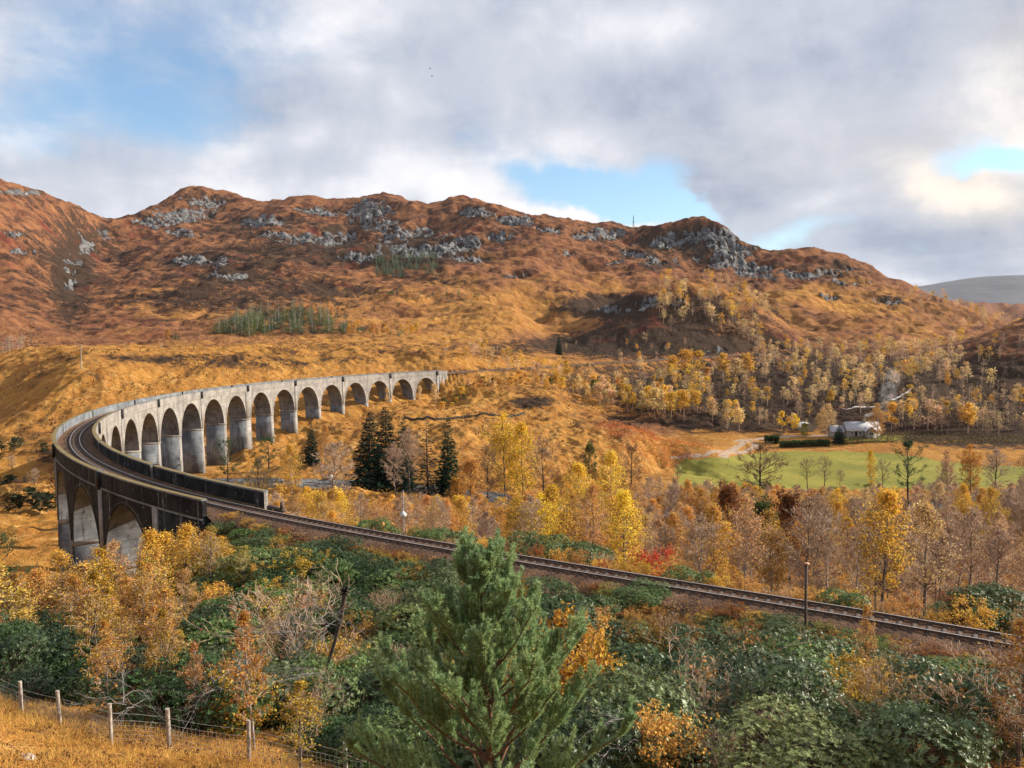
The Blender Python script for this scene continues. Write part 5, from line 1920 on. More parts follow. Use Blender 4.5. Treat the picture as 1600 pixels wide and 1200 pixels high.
FB = [(3, ('farbirch', GOLD, 'golden birch')), (2.2, ('farbirch', PEACH, 'pale peach birch')), (1.2, ('farbirch', YEL, 'yellow birch')), (1.5, ('farbare', PURP, 'bare birch'))]
FP = [(1.0, ('farbirch', GOLD, 'golden birch')), (3.0, ('farbirch', PEACH, 'pale peach birch')), (3.0, ('farbare', PURP, 'bare birch'))]
FD = [(2.5, ('fardark', (0.10, 0.075, 0.05), 'dark leafless tree')), (1.0, ('farbare', PURP, 'bare birch')), (0.35, ('farbirch', GOLD, 'golden birch'))]
GBL = 'birches along the lane to the cottage'
belt(46, lambda u: 890 + 370 * u + rng.normal(0, 8), lambda u: np.interp(u, [0, 0.35, 0.6, 1], [432, 392, 374, 362]) + rng.uniform(-10, 22), lambda: rng.uniform(9.5, 16), FB, 'along the lane', GBL, lim=lambda p: np.interp(p, [890, 950, 1085, 1200, 1260], [598, 596, 608, 640, 650]))
belt(34, lambda u: 1385 + 230 * u, lambda u: rng.uniform(352, 385), lambda: rng.uniform(11, 17), [(2, ('farbirch', PEACH, 'pale peach birch')), (1.6, ('farbirch', GOLD, 'golden birch')), (1.6, ('farbare', PURP, 'bare birch')), (1.2, ('fardark', (0.08, 0.07, 0.05), 'dark leafless tree'))], 'beyond the meadow', 'trees beyond the meadow right of the cottage', lim=lambda p: np.interp(p, [1385, 1440, 1520, 1600], [626, 622, 632, 645]))
belt(100, lambda u: 1000 + 600 * u, lambda u: rng.uniform(385, 520), lambda: rng.uniform(5, 8.5), FD, 'on the wooded slope', 'trees on the wooded slope behind the cottage', r=4)
for px, d, top, c in [(1050, 520, 556, GOLD), (1072, 515, 546, GOLD), (1092, 512, 550, GOLD), (1130, 508, 554, GOLD), (1168, 505, 552, GOLD), (1152, 500, 560, PEACH), (1105, 480, 575, ORG), (1420, 440, 640, GOLD), (1085, 400, 610, GOLD), (1064, 405, 618, ORG), (1150, 385, 632, YEL), (1250, 470, 590, GOLD), (1275, 480, 586, PEACH), (1340, 470, 575, PEACH), (1358, 475, 570, PEACH)]:
    at('farbirch', px, d, top, vary(c, 0.1), WB, f'{"golden" if c in (GOLD, YEL) else "orange" if c == ORG else "pale peach"} birch standing out on the slope {where(px, top + 12)}', 'tree', 'birches standing out on the wooded slope', wide=1.5)
belt(170, lambda u: 1180 + 320 * u, lambda u: rng.uniform(520, 700), lambda: rng.uniform(7, 12), FP, '', '', r=3, store='far_birch_wood')
belt(110, lambda u: rng.uniform(1030, 1205), lambda u: rng.uniform(700, 800), lambda: rng.uniform(9, 15), FP, '', '', r=3, store='far_birch_wood')
belt(40, lambda u: rng.uniform(880, 1080), lambda u: rng.uniform(600, 690), lambda: rng.uniform(5, 8), [(3, ('fardark', (0.09, 0.07, 0.05), 'dark leafless tree')), (1, ('farbare', PURP, 'bare birch')), (0.4, ('farbirch', GOLD, 'golden birch'))], 'below the knoll', 'dark trees at the foot of the knoll', r=5)
belt(46, lambda u: 690 + 190 * u, lambda u: rng.uniform(445, 500), lambda: rng.uniform(6, 9), FB[:2] + FP[2:], '', '', r=3, store='far_birch_wood')
belt(58, lambda u: 688 + 290 * u, lambda u: np.interp(u, [0, 1], [402, 470]) + rng.uniform(-10, 10), lambda: rng.uniform(2.5, 4.5), [(3, ('farbush', GOLD, 'golden bush')), (2, ('farbush', ORG, 'orange bush')), (2, ('farbush', OLIVE, 'olive brown bush')), (1, ('farbirch', PEACH, 'pale peach birch'))], 'below the line', 'bushes on the bank below the far line', r=3, cat_='bush')
belt(50, lambda u: 840 + 220 * u, lambda u: rng.uniform(400, 480), lambda: rng.uniform(6, 11), [(2, ('farbirch', GOLD, 'golden birch')), (2, ('farbirch', PEACH, 'pale peach birch')), (2, ('fardark', (0.10, 0.08, 0.05), 'dark leafless tree'))], 'behind the spur', 'trees in the dip behind the spur', r=3.5)
belt(90, lambda u: 1420 + 190 * u, lambda u: rng.uniform(900, 1060), lambda: rng.uniform(8, 13), FP, '', '', r=4, store='far_birch_wood')
belt(230, lambda u: 960 + 650 * u, lambda u: rng.uniform(390, 540), lambda: rng.uniform(6, 11), FP + FP + FD + [(1, ('farbirch', GOLD, 'golden birch'))], '', '', r=3, store='slope_wood')
belt(90, lambda u: 1380 + 240 * u, lambda u: rng.uniform(352, 400), lambda: rng.uniform(5, 9), FD + FP[2:], '', '', r=2.5, store='slope_wood')
for _q, kind, x, d, h, col, desc, px, tops in WREST:
    bake('farbirch', x, d, h, vary(col, 0.25), 1.3, 'birch_wood')
if WREST:
    finish_bake('birch_wood', 'smaller golden and orange birches between the larger trees of the wood')
finish_bake('far_birch_wood', 'pale birches and bare trees on the knoll, far valley floor and ridge end')
finish_bake('slope_wood', 'mixed dark leafless trees and pale birches filling the wooded slope')
# young pines planted on the mountain foot
belt(110, lambda u: 345 + 225 * u + rng.normal(0, 4), lambda u: rng.uniform(630, 645 + 115 * math.sin(math.pi * min(1, u * 1.1)) ** 0.8), lambda: rng.uniform(5, 17), [(3, ('youngpine', (0.045, 0.10, 0.038), 'green pine')), (2, ('youngpine', (0.15, 0.19, 0.045), 'yellow green pine'))], 'in the plantation beyond the viaduct', 'young pines in the plantation beyond the viaduct', r=5.6, wide=(1.2, 1.8))
belt(26, lambda u: 545 + 110 * u, lambda u: rng.uniform(610, 660), lambda: rng.uniform(5, 10), [(1, ('youngpine', (0.10, 0.16, 0.06), 'green pine')), (1, ('farbirch', GOLD, 'golden birch')), (0.6, ('farbirch', ORG, 'orange birch'))], 'at the thin end of the plantation', 'mixed trees at the end of the plantation', r=4.5)
belt(75, lambda u: 592 + 95 * u, lambda u: rng.uniform(1030, 1150), lambda: rng.uniform(9, 15), [(1, ('youngpine', (0.06, 0.13, 0.05), 'green pine'))], 'high on the mountain side', 'young pines high on the mountain side', r=5.5, wide=(1.0, 1.4))
belt(40, lambda u: 606 + 150 * u, lambda u: rng.uniform(870, 910), lambda: rng.uniform(4, 7), [(1, ('youngpine', (0.11, 0.14, 0.05), 'yellow green pine')), (0.3, ('youngpine', (0.03, 0.07, 0.03), 'green pine'))], 'in a strip on the mountain side', 'strip of pale young pines on the mountain side', r=5)
belt(22, lambda u: 465 + 80 * u, lambda u: rng.uniform(720, 760), lambda: rng.uniform(5, 9), [(2, ('youngpine', (0.028, 0.06, 0.03), 'green pine')), (1, ('farbirch', ORG, 'orange birch'))], 'behind the plantation', 'dark pines behind the plantation', r=5)
at('youngpine', 718, 880, 456, (0.02, 0.05, 0.02), DB, 'dark bush at the right end of the pale pine strip', 'bush', wide=1.8)
at('youngpine', 274, 600, 513, (0.11, 0.15, 0.05), DB, 'small pale green pine alone on the moor left of the plantation', 'tree', wide=1.5)
at('farbush', 262, 600, 516, ORG, DB, 'orange bush beside the small pale green pine', 'bush')
belt(9, lambda u: -10 + 50 * u, lambda u: rng.uniform(430, 470), lambda: rng.uniform(6, 9), [(1, ('farbare', (0.3, 0.25, 0.2), 'grey bare birch'))], 'behind the golden hill', 'bare birches at the left edge', r=4)
at('fardark', 50, 520, 508, BRN, DB, 'dark leafless tree on the moor at the left', 'tree', wide=2.0)
for px, d in ((680, 398), (655, 402), (605, 385)):
    at('farbirch', px, d, 600 + (680 - px) * 0.1, PEACH, WB, 'peach birch standing in front of the farthest arches', 'tree', 'birches in front of the farthest arches', wide=0.9)

# --- the green pine in front
def foreground_pine(seed):
    rng = np.random.default_rng(seed)
    px, d = 752, 15.0
    x = xpt(px, 1250, d) + 0.11
    g = float(zlook(x, d))
    h = zpt(748, 838, d) - g - 0.08
    root = thing('pine_tree', 'large green Scots pine standing in the middle foreground', 'tree', (x, d, g - 0.1))
    tm, nm = MB(), MB()
    K = 12
    t = np.linspace(0, 1, K)
    T = np.stack([0.05 * np.sin(t * 5), 0.04 * np.cos(t * 4) - 0.04, t * h * 0.97], -1)
    tm.tubes(T[None], (0.075 * (1 - 0.9 * t) + 0.006)[None], 8)
    st, D, L, up = [], [], [], []
    z = 0.5
    while z < h * 0.90:
        u = z / h
        nb = 6 if u < 0.7 else 5
        a0 = rng.uniform(0, 6)
        for j in range(nb):
            a = a0 + j * 2 * math.pi / nb + rng.normal(0, 0.2)
            el = math.radians(22 + 44 * u ** 1.2 + rng.normal(0, 6))
            ln = (3.4 * (1 - u) ** 0.95 + 0.10) * rng.uniform(0.75, 1.12)
            st.append([np.interp(z / (h * 0.97), t, T[:, 0]), np.interp(z / (h * 0.97), t, T[:, 1]), z + rng.normal(0, 0.03)])
            D.append([math.cos(a) * math.cos(el), math.sin(a) * math.cos(el), math.sin(el)])
            L.append(ln)
            up.append(0.22 + 0.12 * u)
        z += np.interp(u, [0, 0.6, 1], [0.60, 0.52, 0.36])
    st, D, L, up = np.array(st), np.array(D), np.array(L), np.array(up)
    k = np.linspace(0, 1, 7)
    P = st[:, None] + D[:, None] * (L[:, None] * k[None])[..., None]
    P[..., 2] += up[:, None] * L[:, None] * k[None] ** 2.2
    P += rng.normal(size=P.shape) * 0.02 * L[:, None, None] * k[None, :, None]
    R = (0.010 + 0.009 * L)[:, None] * np.linspace(1, 0.35, 7)[None]
    tm.tubes(P, R, 5)
    shoots = [P[i, 3:] if L[i] > 0.7 else P[i, 2:] for i in range(len(P))]
    # side shoots in loose whorls, tips turned up
    n2 = []
    for i in range(len(P)):
        m = int(4 + 6.2 * L[i])
        for q in range(m):
            f = rng.uniform(0.28, 0.98)
            b = np.array([np.interp(f, k, P[i, :, a]) for a in range(3)])
            tg = norm(P[i, min(6, int(f * 6) + 1)] - P[i, int(f * 6) - 0 if f < 0.98 else 5])
            sd = norm(np.cross(tg, [0, 0, 1.0])) * rng.choice([-1, 1])
            dd = norm(tg * 0.75 + sd * rng.uniform(0.35, 0.9) + np.array([0, 0, rng.uniform(-0.05, 0.5)]))
            ll = (0.20 + 0.32 * (1 - f) * L[i] / 1.6 + 0.10 * rng.random()) * float(np.interp(L[i], [0.3, 0.9], [0.5, 1.0]))
            kk = np.linspace(0, 1, 5)
            S = b + dd * (ll * kk)[:, None]
            S[:, 2] += 0.75 * ll * kk ** 1.8
            n2.append(S)
    n2 = np.array(n2)
    tm.tubes(n2, np.full(n2.shape[:2], 0.005), 3)
    # third order on the longer shoots
    n3 = []
    for S in n2:
        if np.linalg.norm(S[-1] - S[0]) > 0.33:
            for q in range(2):
                f = rng.uniform(0.35, 0.8)
                i = int(f * 4)
                tg = norm(S[i + 1] - S[i])
                sd = norm(np.cross(tg, rng.normal(size=3)))
                dd = norm(tg + sd * 0.7 + np.array([0, 0, 0.3]))
                n3.append(S[i] + dd * (rng.uniform(0.14, 0.24) * np.linspace(0, 1, 5))[:, None])
    allS = [np.stack([np.interp(np.linspace(0, 1, 5), np.linspace(0, 1, len(s)), s[:, a]) for a in range(3)], -1) for s in shoots] + list(n2) + n3
    for q in range(5):
        a = q * 1.26
        b_ = np.array([T[-1, 0], T[-1, 1], h * 0.90])
        dd = norm(np.array([math.cos(a) * 0.34, math.sin(a) * 0.34, 1.0]))
        allS.append(b_ + dd * (0.24 * np.linspace(0, 1, 5))[:, None])
    # the leader and its candle
    allS.append(np.stack([np.full(5, T[-1, 0]), np.full(5, T[-1, 1]), np.linspace(h * 0.82, h + 0.02, 5)], -1))
    allS = np.array(allS)
    ln = np.linalg.norm(allS[:, -1] - allS[:, 0], axis=1)
    cnt = np.maximum(45, (ln * 310).astype(int))
    b = np.repeat(np.arange(len(allS)), cnt)
    f = rng.random(len(b)) ** 0.75
    f = 0.12 + 0.88 * f
    i = np.minimum((f * 4).astype(int), 3)
    w = (f * 4 - i)[:, None]
    c = allS[b, i] * (1 - w) + allS[b, i + 1] * w
    tg = norm(allS[b, i + 1] - allS[b, i])
    sd = rng.normal(size=c.shape)
    sd = norm(sd - (sd * tg).sum(1, keepdims=True) * tg)
    D2 = tg * rng.uniform(0.5, 1.1, len(b))[:, None] + sd + np.array([0, 0, 0.12])
    nm.leaves(c, rng.uniform(0.055, 0.095, len(b)), 0.0135, D2, None, 0, rng)
    o = tm.obj('trunk', M['pinebark'], root)
    o = nm.obj('crown', M['needleleaf'], root)
    o.color = (0.21, 0.33, 0.16, 1)


M['pinebark'] = mat('pine_bark', flatcol((0.15, 0.085, 0.055), 0.95, 0.1, 0, 0.4, 10))


def m_needle(k):
    oi = k.n('ShaderNodeObjectInfo')
    g = k.n('ShaderNodeNewGeometry')
    P = k.n('ShaderNodeTexCoord').outputs['Object']
    n = k.noise(P, 2.2, 3, 0.6)
    c = k.mix(k.ramp(n, 0.35, 0.65), oi.outputs['Color'], k.mix(1.0, oi.outputs['Color'], (1.5, 1.3, 1.15, 1), 'MULTIPLY'))
    hs = k.n('ShaderNodeHueSaturation')
    k.put(hs.inputs['Color'], c)
    k.put(hs.inputs['Value'], k.m('ADD', 0.6, k.m('MULTIPLY', g.outputs['Random Per Island'], 0.8)))
    b = princ(k, hs.outputs[0], 0.5, 0.35)
    t = k.n('ShaderNodeBsdfTranslucent')
    k.put(t.inputs['Color'], hs.outputs[0])
    mx = k.n('ShaderNodeMixShader')
    mx.inputs[0].default_value = 0.42
    k.t.links.new(b, mx.inputs[1])
    k.t.links.new(t.outputs[0], mx.inputs[2])
    return mx.outputs[0]


M['needleleaf'] = mat('pine_needle', m_needle)
foreground_pine(8)

# --- ground cover nobody could count
def scatter(name, N, xy, hgt, L, W, cols, label, up=0.3, clump=0.0):
    x, y = xy(N)
    z = zlook(x, y)
    n = len(x)
    c = np.stack([x, y, z + rng.uniform(0, 1, n) ** 1.5 * hgt], -1)
    D = rng.normal(size=(n, 3)) * np.array([1, 1, 0.6]) + np.array([0, 0, up])
    ls = L * rng.uniform(0.5, 1.3, n)
    o = MB().leaves(c, ls, ls * W, D, None, 0, rng).obj(name, M['leaf'])
    o.color = (*cols, 1)
    return tag(o, label, None, None, 'stuff')


def fan(n, p0, p1, d0, d1, pw=1.0, keep=None):
    px = rng.uniform(p0, p1, n)
    d = d0 + (d1 - d0) * rng.random(n) ** pw
    a, b = (px - 800), np.full(n, 200.0)
    x = d * (a * cr + b * sr) / FPX / (cp - 0.15 * sp_)
    m = np.ones(n, bool) if keep is None else keep(px, d, x)
    return x[m], d[m]


def near_grass(n):
    cl = rng.integers(0, 2600, n)
    cx, cd = fan(2600, -120, 700, 15, 37, 0.8)
    x, y = cx[cl % len(cx)] + rng.normal(0, 0.14, n), cd[cl % len(cx)] + rng.normal(0, 0.14, n)
    px = 800 + FPX * x / y
    m = y < np.interp(px, [-120, 35, 175, 400, 640], [37, 33.5, 28.5, 27, 22])
    return x[m], y[m]


scatter('moor_grass', 85000, near_grass, 0.05, 0.30, 0.028, (0.58, 0.33, 0.09), 'long golden moor grass around the wire fence', 1.6)
scatter('moor_grass', 22000, near_grass, 0.03, 0.2, 0.04, (0.30, 0.13, 0.035), 'short rusty grass between the golden tussocks by the fence', 0.9)
scatter('heather', 5000, lambda n: tuple(q[rng.integers(0, 60, n)] + rng.normal(0, 0.25, n) for q in fan(60, -60, 420, 18, 31)), 0.22, 0.10, 0.5, (0.14, 0.07, 0.035), 'dark heather tufts in the grass below the fence', 0.8)
tr_ok = lambda px, d, x: (track_dist(x, d)[0] > 2.9) & (np.min(np.hypot(RIVX[None, ::4] - x[:, None], RIVY[None, ::4] - d[:, None]), 1) > 9.5)


def bank(n, o0, o1, s0=-110, s1=-1):
    s = rng.uniform(s0, s1, n)
    p = tr(s, rng.uniform(o0, o1, n), 0)
    m = p[:, 1] > 15
    return p[m, 0], p[m, 1]


scatter('bank_herbs', 30000, lambda n: bank(n, -5.0, -1.75), 0.45, 0.16, 0.5, (0.38, 0.20, 0.06), 'rust red dead herbs along the near edge of the ballast', 0.8)
scatter('bank_herbs', 15000, lambda n: bank(n, 1.9, 5.5), 0.35, 0.18, 0.5, (0.33, 0.16, 0.05), 'brown dead herbs along the far edge of the ballast', 0.8)
scatter('undergrowth', 40000, lambda n: fan(n, -120, 1720, 17, 60, 0.9, lambda px, d, x: (track_dist(x, d)[0] > 5) & ((px > 640) | (d > np.interp(px, [-90, 35, 175, 400, 640], [38, 34.5, 29.5, 28, 23])))), 0.7, 0.15, 0.5, (0.12, 0.105, 0.035), 'dark undergrowth between the bushes of the near bank', 0.4)
scatter('undergrowth', 42000, lambda n: fan(n, 380, 1750, 72, 245, 0.9, tr_ok), 1.5, 0.40, 0.55, (0.44, 0.235, 0.07), 'brown and golden undergrowth of the birch wood', 0.6)
scatter('bracken', 16000, lambda n: fan(n, 895, 1135, 275, 350, 1.0, lambda px, d, x: ((px - 1015) / 100) ** 2 + ((d - 314) / 32) ** 2 < 0.75 + 0.9 * perlin(x / 9, d / 9, 4)), 0.8, 0.55, 0.5, (0.46, 0.14, 0.04), 'rust red bracken covering the end of the spur', 0.5)
scatter('heather', 15000, lambda n: fan(n, -60, 900, 285, 540, 1.0, lambda px, d, x: (fbm(x / 26, d / 40, 3, 64) > 0.08) & (track_dist(x, d)[0] > 5)), 0.5, 0.9, 0.6, (0.11, 0.065, 0.035), 'dark heather patches on the golden moor behind the arches', 0.5)
scatter('undergrowth', 6000, lambda n: fan(n, 1325, 1640, 334, 352, 1.0), 0.9, 0.6, 0.6, (0.12, 0.085, 0.04), 'brown bramble strip between the meadow and the cottage', 0.5)
scatter('reed_bed', 9000, lambda n: fan(n, 285, 420, 150, 245, 1.0), 1.2, 1.1, 0.12, (0.46, 0.26, 0.06), 'tall golden reeds beneath the tallest arches', 1.8)
scatter('undergrowth', 26000, lambda n: fan(n, 980, 1660, 375, 560, 1.0, lambda px, d, x: fbm(x / 22, d / 22, 3, 61) > -0.12 + np.abs(d - 460) / 400), 1.6, 0.7, 0.6, (0.08, 0.06, 0.035), 'dark scrub covering the wooded slope behind the cottage', 0.5)
scatter('undergrowth', 9000, lambda n: fan(n, 850, 1180, 585, 700, 1.0, lambda px, d, x: fbm(x / 26, d / 20, 3, 62) > -0.05 + (np.abs(px - 1000) / 170) ** 2 * 0.4), 1.6, 1.0, 0.6, (0.065, 0.052, 0.032), 'dark scrub at the foot of the knoll', 0.5)

# ---------------------------------------------------------------- fence by the viewpoint
fp = [(-115, 1078, 36), (-40, 1104, 33), (35, 1126, 30.5), (95, 1150, 27.5), (175, 1190, 24.5), (266, 1194, 25.2), (390, 1212, 24.5), (541, 1216, 23.5), (700, 1250, 22)]
fpos = []
for px, py, d in fp:
    x = xpt(px, py, d)
    fpos.append((x, d, float(zlook(x, d))))
fen = thing('wire_fence', 'stock fence of grey wooden posts and square wire mesh in the golden grass', 'fence', fpos[3])
base = np.array(fpos[3])
wm = MB()
for i, p in enumerate(fpos):
    q = np.array(p) - base
    mb = MB()
    ang = rng.uniform(0, 1)
    rr = rng.uniform(0.055, 0.07)
    k = np.linspace(0, 1, 4)
    mb.tubes((q + np.stack([0.02 * k * rng.normal(), 0.02 * k * rng.normal(), -0.4 + k * 1.72], -1))[None], np.full((1, 4), rr), 8)
    n0 = mb.n
    mb.add(np.concatenate([mb.v[0][-8:]]), [[0, 1, 2, 3], [0, 3, 4, 7], [4, 5, 6, 7]])
    mb.obj('fence_post', M['wood'], fen)
for p, q in zip(fpos[:-1], fpos[1:]):
    p, q = np.array(p) - base, np.array(q) - base
    L = np.linalg.norm(q - p)
    t = np.linspace(0, 1, 9)
    line = p + (q - p) * t[:, None]
    line[:, 2] = zlook(line[:, 0] + base[0], line[:, 1] + base[1]) * 0.6 + (np.array([p[2], q[2]]) @ np.stack([1 - t, t]) + base[2]) * 0.4 - base[2]
    for hh in (0.08, 0.22, 0.36, 0.50, 0.64, 0.80, 1.02):
        wm.tubes((line + np.array([0, 0, hh]))[None], np.full((1, 9), 0.007 if hh in (0.8, 1.02) else 0.0055), 3)
    ns = int(L / 0.15)
    u = (np.arange(ns) + 0.5) / ns
    b = np.stack([np.interp(u, t, line[:, a]) for a in range(3)], -1)
    wm.tubes(np.stack([b + np.array([0, 0, 0.08]), b + np.array([0, 0, 0.80])], 1), np.full((ns, 2), 0.0055), 3)
wm.obj('wire_mesh', M['wire'], fen)

# ---------------------------------------------------------------- things beside the line
s_ = -30.0
best = min(np.arange(-60, -3, 0.25), key=lambda s: abs(photo_xy(*[np.array(v) for v in tr(s, 3.0, -0.3)])[0] - 631))
p = tr(best, 3.0, 0)
gz = float(zlook(p[0], p[1]))
sg = thing('track_sign', 'white diamond sign on a thin grey post beside the railway', 'sign', (p[0], p[1], gz), 0.0)
top = zpt(631, 766, p[1]) - gz
zc = zpt(631, 804, p[1]) - gz
MB().tubes(np.array([[[0, 0, -0.3], [0, 0, top * 0.5], [0, 0, top]]]), np.full((1, 3), 0.045), 8).obj('post', M['grey'], sg)
r = 0.33
mb = MB()
mb.hexa([[0, -0.05, zc - r * 1.15], [r, -0.05, zc], [r, -0.085, zc], [0, -0.085, zc - r * 1.15], [-r, -0.05, zc], [0, -0.05, zc + r * 1.15], [0, -0.085, zc + r * 1.15], [-r, -0.085, zc]])
mb.obj('panel', M['white'], sg)
sg.rotation_euler = (0, 0, -math.atan2(p[0], p[1]))

best = min(np.arange(-90, -3, 0.25), key=lambda s: abs(photo_xy(*[np.array(v) for v in tr(s, -2.6, 0.0)])[0] - 1258))
p = tr(best, -2.6, 0)
gz = float(zlook(p[0], p[1]))
h = zpt(1259, 882, p[1]) - gz
po = thing('trackside_post', 'dark square timber post with a pale top beside the railway', 'post', (p[0], p[1], gz), 0.5)
MB().box((0, 0, h / 2 - 0.2), (0.115, 0.115, h + 0.4)).obj('shaft', M['sleeper'], po)
M['orange'] = mat('orange_brown_paint', flatcol((0.42, 0.22, 0.12), 0.7))
MB().box((0, 0, h + 0.04), (0.30, 0.24, 0.09)).obj('cap', M['orange'], po)

# stump with torn black roots
x, d = xpt(540, 935, 36), 36
st = thing('tree_stump', 'black upturned stump with torn roots on a leaning trunk among the rhododendrons', 'stump', (x, d, float(zlook(x, d))))
hz = zpt(540, 912, d) - float(zlook(x, d))
mb = MB()
n = 12
k = np.linspace(0, 1, 6)
mb.tubes(np.stack([-1.9 * (1 - k) ** 1.3, 0.3 * (1 - k), k * hz - 0.3], -1)[None], (0.05 + 0.06 * k)[None], 9).obj('trunk', M['sleeper'], st)
D = norm(rng.normal(size=(22, 3)) + np.array([0, -0.3, 0.6]))
u = np.linspace(0, 1, 4)
P = np.array([0, 0, hz - 0.35]) + D[:, None] * (rng.uniform(0.12, 0.36, 22)[:, None] * u[None])[..., None]
MB().tubes(P, np.full((22, 4), 0.10) * np.linspace(1, 0.3, 4)[None], 5).obj('root', M['condark'], st)

# ---------------------------------------------------------------- cottage, shed, smoke
cx, cd = xpt(1345, 680, 347), 347.0
cz = float(zlook(cx, cd)) + 0.1
S_ = cd / FPX                      # metres per photo pixel there
cot = thing('cottage', 'low stone cottage with a pale slate roof and a front gable', 'cottage', (cx, cd, cz), -0.05)
W2, D2, EV, RG = 6.9, 3.2, 2.5, 5.7


def wallm(mb, x0, x1, y0, y1, z0, z1):
    mb.box(((x0 + x1) / 2, (y0 + y1) / 2, (z0 + z1) / 2), (x1 - x0, y1 - y0, z1 - z0))


def gabled(mb, x0, x1, y0, y1, ev, rg, axis):
    if axis == 'x':
        ym = (y0 + y1) / 2
        V = [[x0, y0, -0.6], [x1, y0, -0.6], [x1, y1, -0.6], [x0, y1, -0.6], [x0, y0, ev], [x1, y0, ev], [x1, y1, ev], [x0, y1, ev], [x0, ym, rg], [x1, ym, rg]]
        mb.add(V, [[0, 1, 5, 4], [2, 3, 7, 6], [1, 2, 6, 5], [3, 0, 4, 7]]).add(V, [[5, 6, 9], [7, 4, 8]])
    else:
        xm = (x0 + x1) / 2
        V = [[x0, y0, -0.6], [x1, y0, -0.6], [x1, y1, -0.6], [x0, y1, -0.6], [x0, y0, ev], [x1, y0, ev], [x1, y1, ev], [x0, y1, ev], [xm, y0, rg], [xm, y1, rg]]
        mb.add(V, [[0, 1, 5, 4], [2, 3, 7, 6], [1, 2, 6, 5], [3, 0, 4, 7]]).add(V, [[4, 5, 8], [6, 7, 9]])
    return mb


def roof(mb, x0, x1, y0, y1, ev, rg, axis, over=0.35, th=0.16):
    for sgn in (-1, 1):
        if axis == 'x':
            ym = (y0 + y1) / 2
            ye = y0 if sgn < 0 else y1
            k = (rg - ev) / abs(ym - ye)
            yo, zo = ye + sgn * over, ev - over * k
            P = [[x0 - over, yo, zo + 0.02], [x1 + over, yo, zo + 0.02], [x1 + over, ym, rg + 0.02], [x0 - over, ym, rg + 0.02]]
        else:
            xm = (x0 + x1) / 2
            xe = x0 if sgn < 0 else x1
            k = (rg - ev) / abs(xm - xe)
            xo, zo = xe + sgn * over, ev - over * k
            P = [[xo, y0 - over, zo + 0.02], [xo, y1, zo + 0.02], [xm, y1, rg + 0.02], [xm, y0 - over, rg + 0.02]]
        P = np.array(P)
        mb.hexa(np.concatenate([P, P + np.array([0, 0, th])]))
    return mb


gabled(MB(), -W2, W2, -D2, D2, EV, RG, 'x').obj('wall', M['stone'], cot)
rf = roof(MB(), -W2, W2, -D2, D2, EV, RG, 'x').obj('roof', M['slate'], cot)
gabled(MB(), 0.2, 4.4, -D2 - 2.2, -D2 + 0.1, 2.3, 4.3, 'y').obj('gable_wall', M['stone'], cot)
roof(MB(), 0.2, 4.4, -D2 - 2.2, -0.6, 2.3, 4.3, 'y').obj('gable_roof', M['slate'], cot)
gabled(MB(), -W2 - 6.2, -W2 - 0.05, -2.2, 2.6, 2.0, 4.1, 'x').obj('wing_wall', M['stone'], cot)
roof(MB(), -W2 - 6.2, -W2 - 0.4, -2.2, 2.6, 2.0, 4.1, 'x').obj('wing_roof', M['slate'], cot)
MB().box((1.4, 0, RG + 0.45), (0.9, 0.8, 1.6)).box((1.4, 0, RG + 1.32), (1.06, 0.96, 0.16)).obj('chimney', M['stone'], rf)


def window(x, y, z, w, h):
    fr = MB()
    for a, b, c, e in ((x - w / 2, z, 0.08, h), (x + w / 2, z, 0.08, h), (x, z - h / 2, w + 0.08, 0.08), (x, z + h / 2, w + 0.08, 0.08), (x, z, 0.06, h)):
        fr.box((a, y - 0.05, b), (c, 0.12, e))
    f = fr.obj('window', M['white'], cot)
    MB().box((x, y - 0.02, z), (w - 0.08, 0.06, h - 0.08)).obj('pane', M['glass'], f)


window(2.3, -D2 - 2.2, 1.35, 1.7, 1.15)
window(-1.6, -D2, 1.4, 1.0, 1.1)
window(5.6, -D2, 1.4, 1.0, 1.1)
window(-5.0, -D2, 1.4, 1.0, 1.1)
dr = MB().box((-3.2, -D2 - 0.04, 1.0), (0.95, 0.1, 2.0)).obj('door', M['iron'], cot)
MB().box((-2.85, -D2 - 0.12, 1.0), (0.06, 0.08, 0.14)).obj('handle', M['grey'], dr)

sx, sd = xpt(1258, 672, 362), 362.0
sz = float(zlook(sx, sd))
sh = thing('shed', 'small white round roofed shed left of the cottage', 'shed', (sx, sd, sz), 0.1)
a = np.linspace(0, math.pi, 13)
mb = MB()
arc = np.stack([2.7 * np.cos(a), np.zeros(13), 1.3 + 2.0 * np.sin(a)], -1)
V = np.concatenate([arc + [0, -3, 0], arc + [0, 3, 0]])
mb.add(V, [[i, i + 1, 14 + i, 13 + i] for i in range(12)]).obj('roof', M['white'], sh)
mb = MB()
V = np.concatenate([[[2.65, -2.9, -0.4], [-2.65, -2.9, -0.4]], (arc * [0.98, 1, 0.99])[::-1] + [0, -2.9, 0]])
mb.add(np.concatenate([V, V + [0, 5.8, 0]]), [[0, 14, 29, 15], [1, 2, 17, 16]])
for i in range(2, 14):
    mb.add(V[[0, i, i + 1]], [[0, 1, 2]])
mb.add(V[[0, 1, 2]], [[0, 1, 2]])
mb.obj('wall', M['grey'], sh)


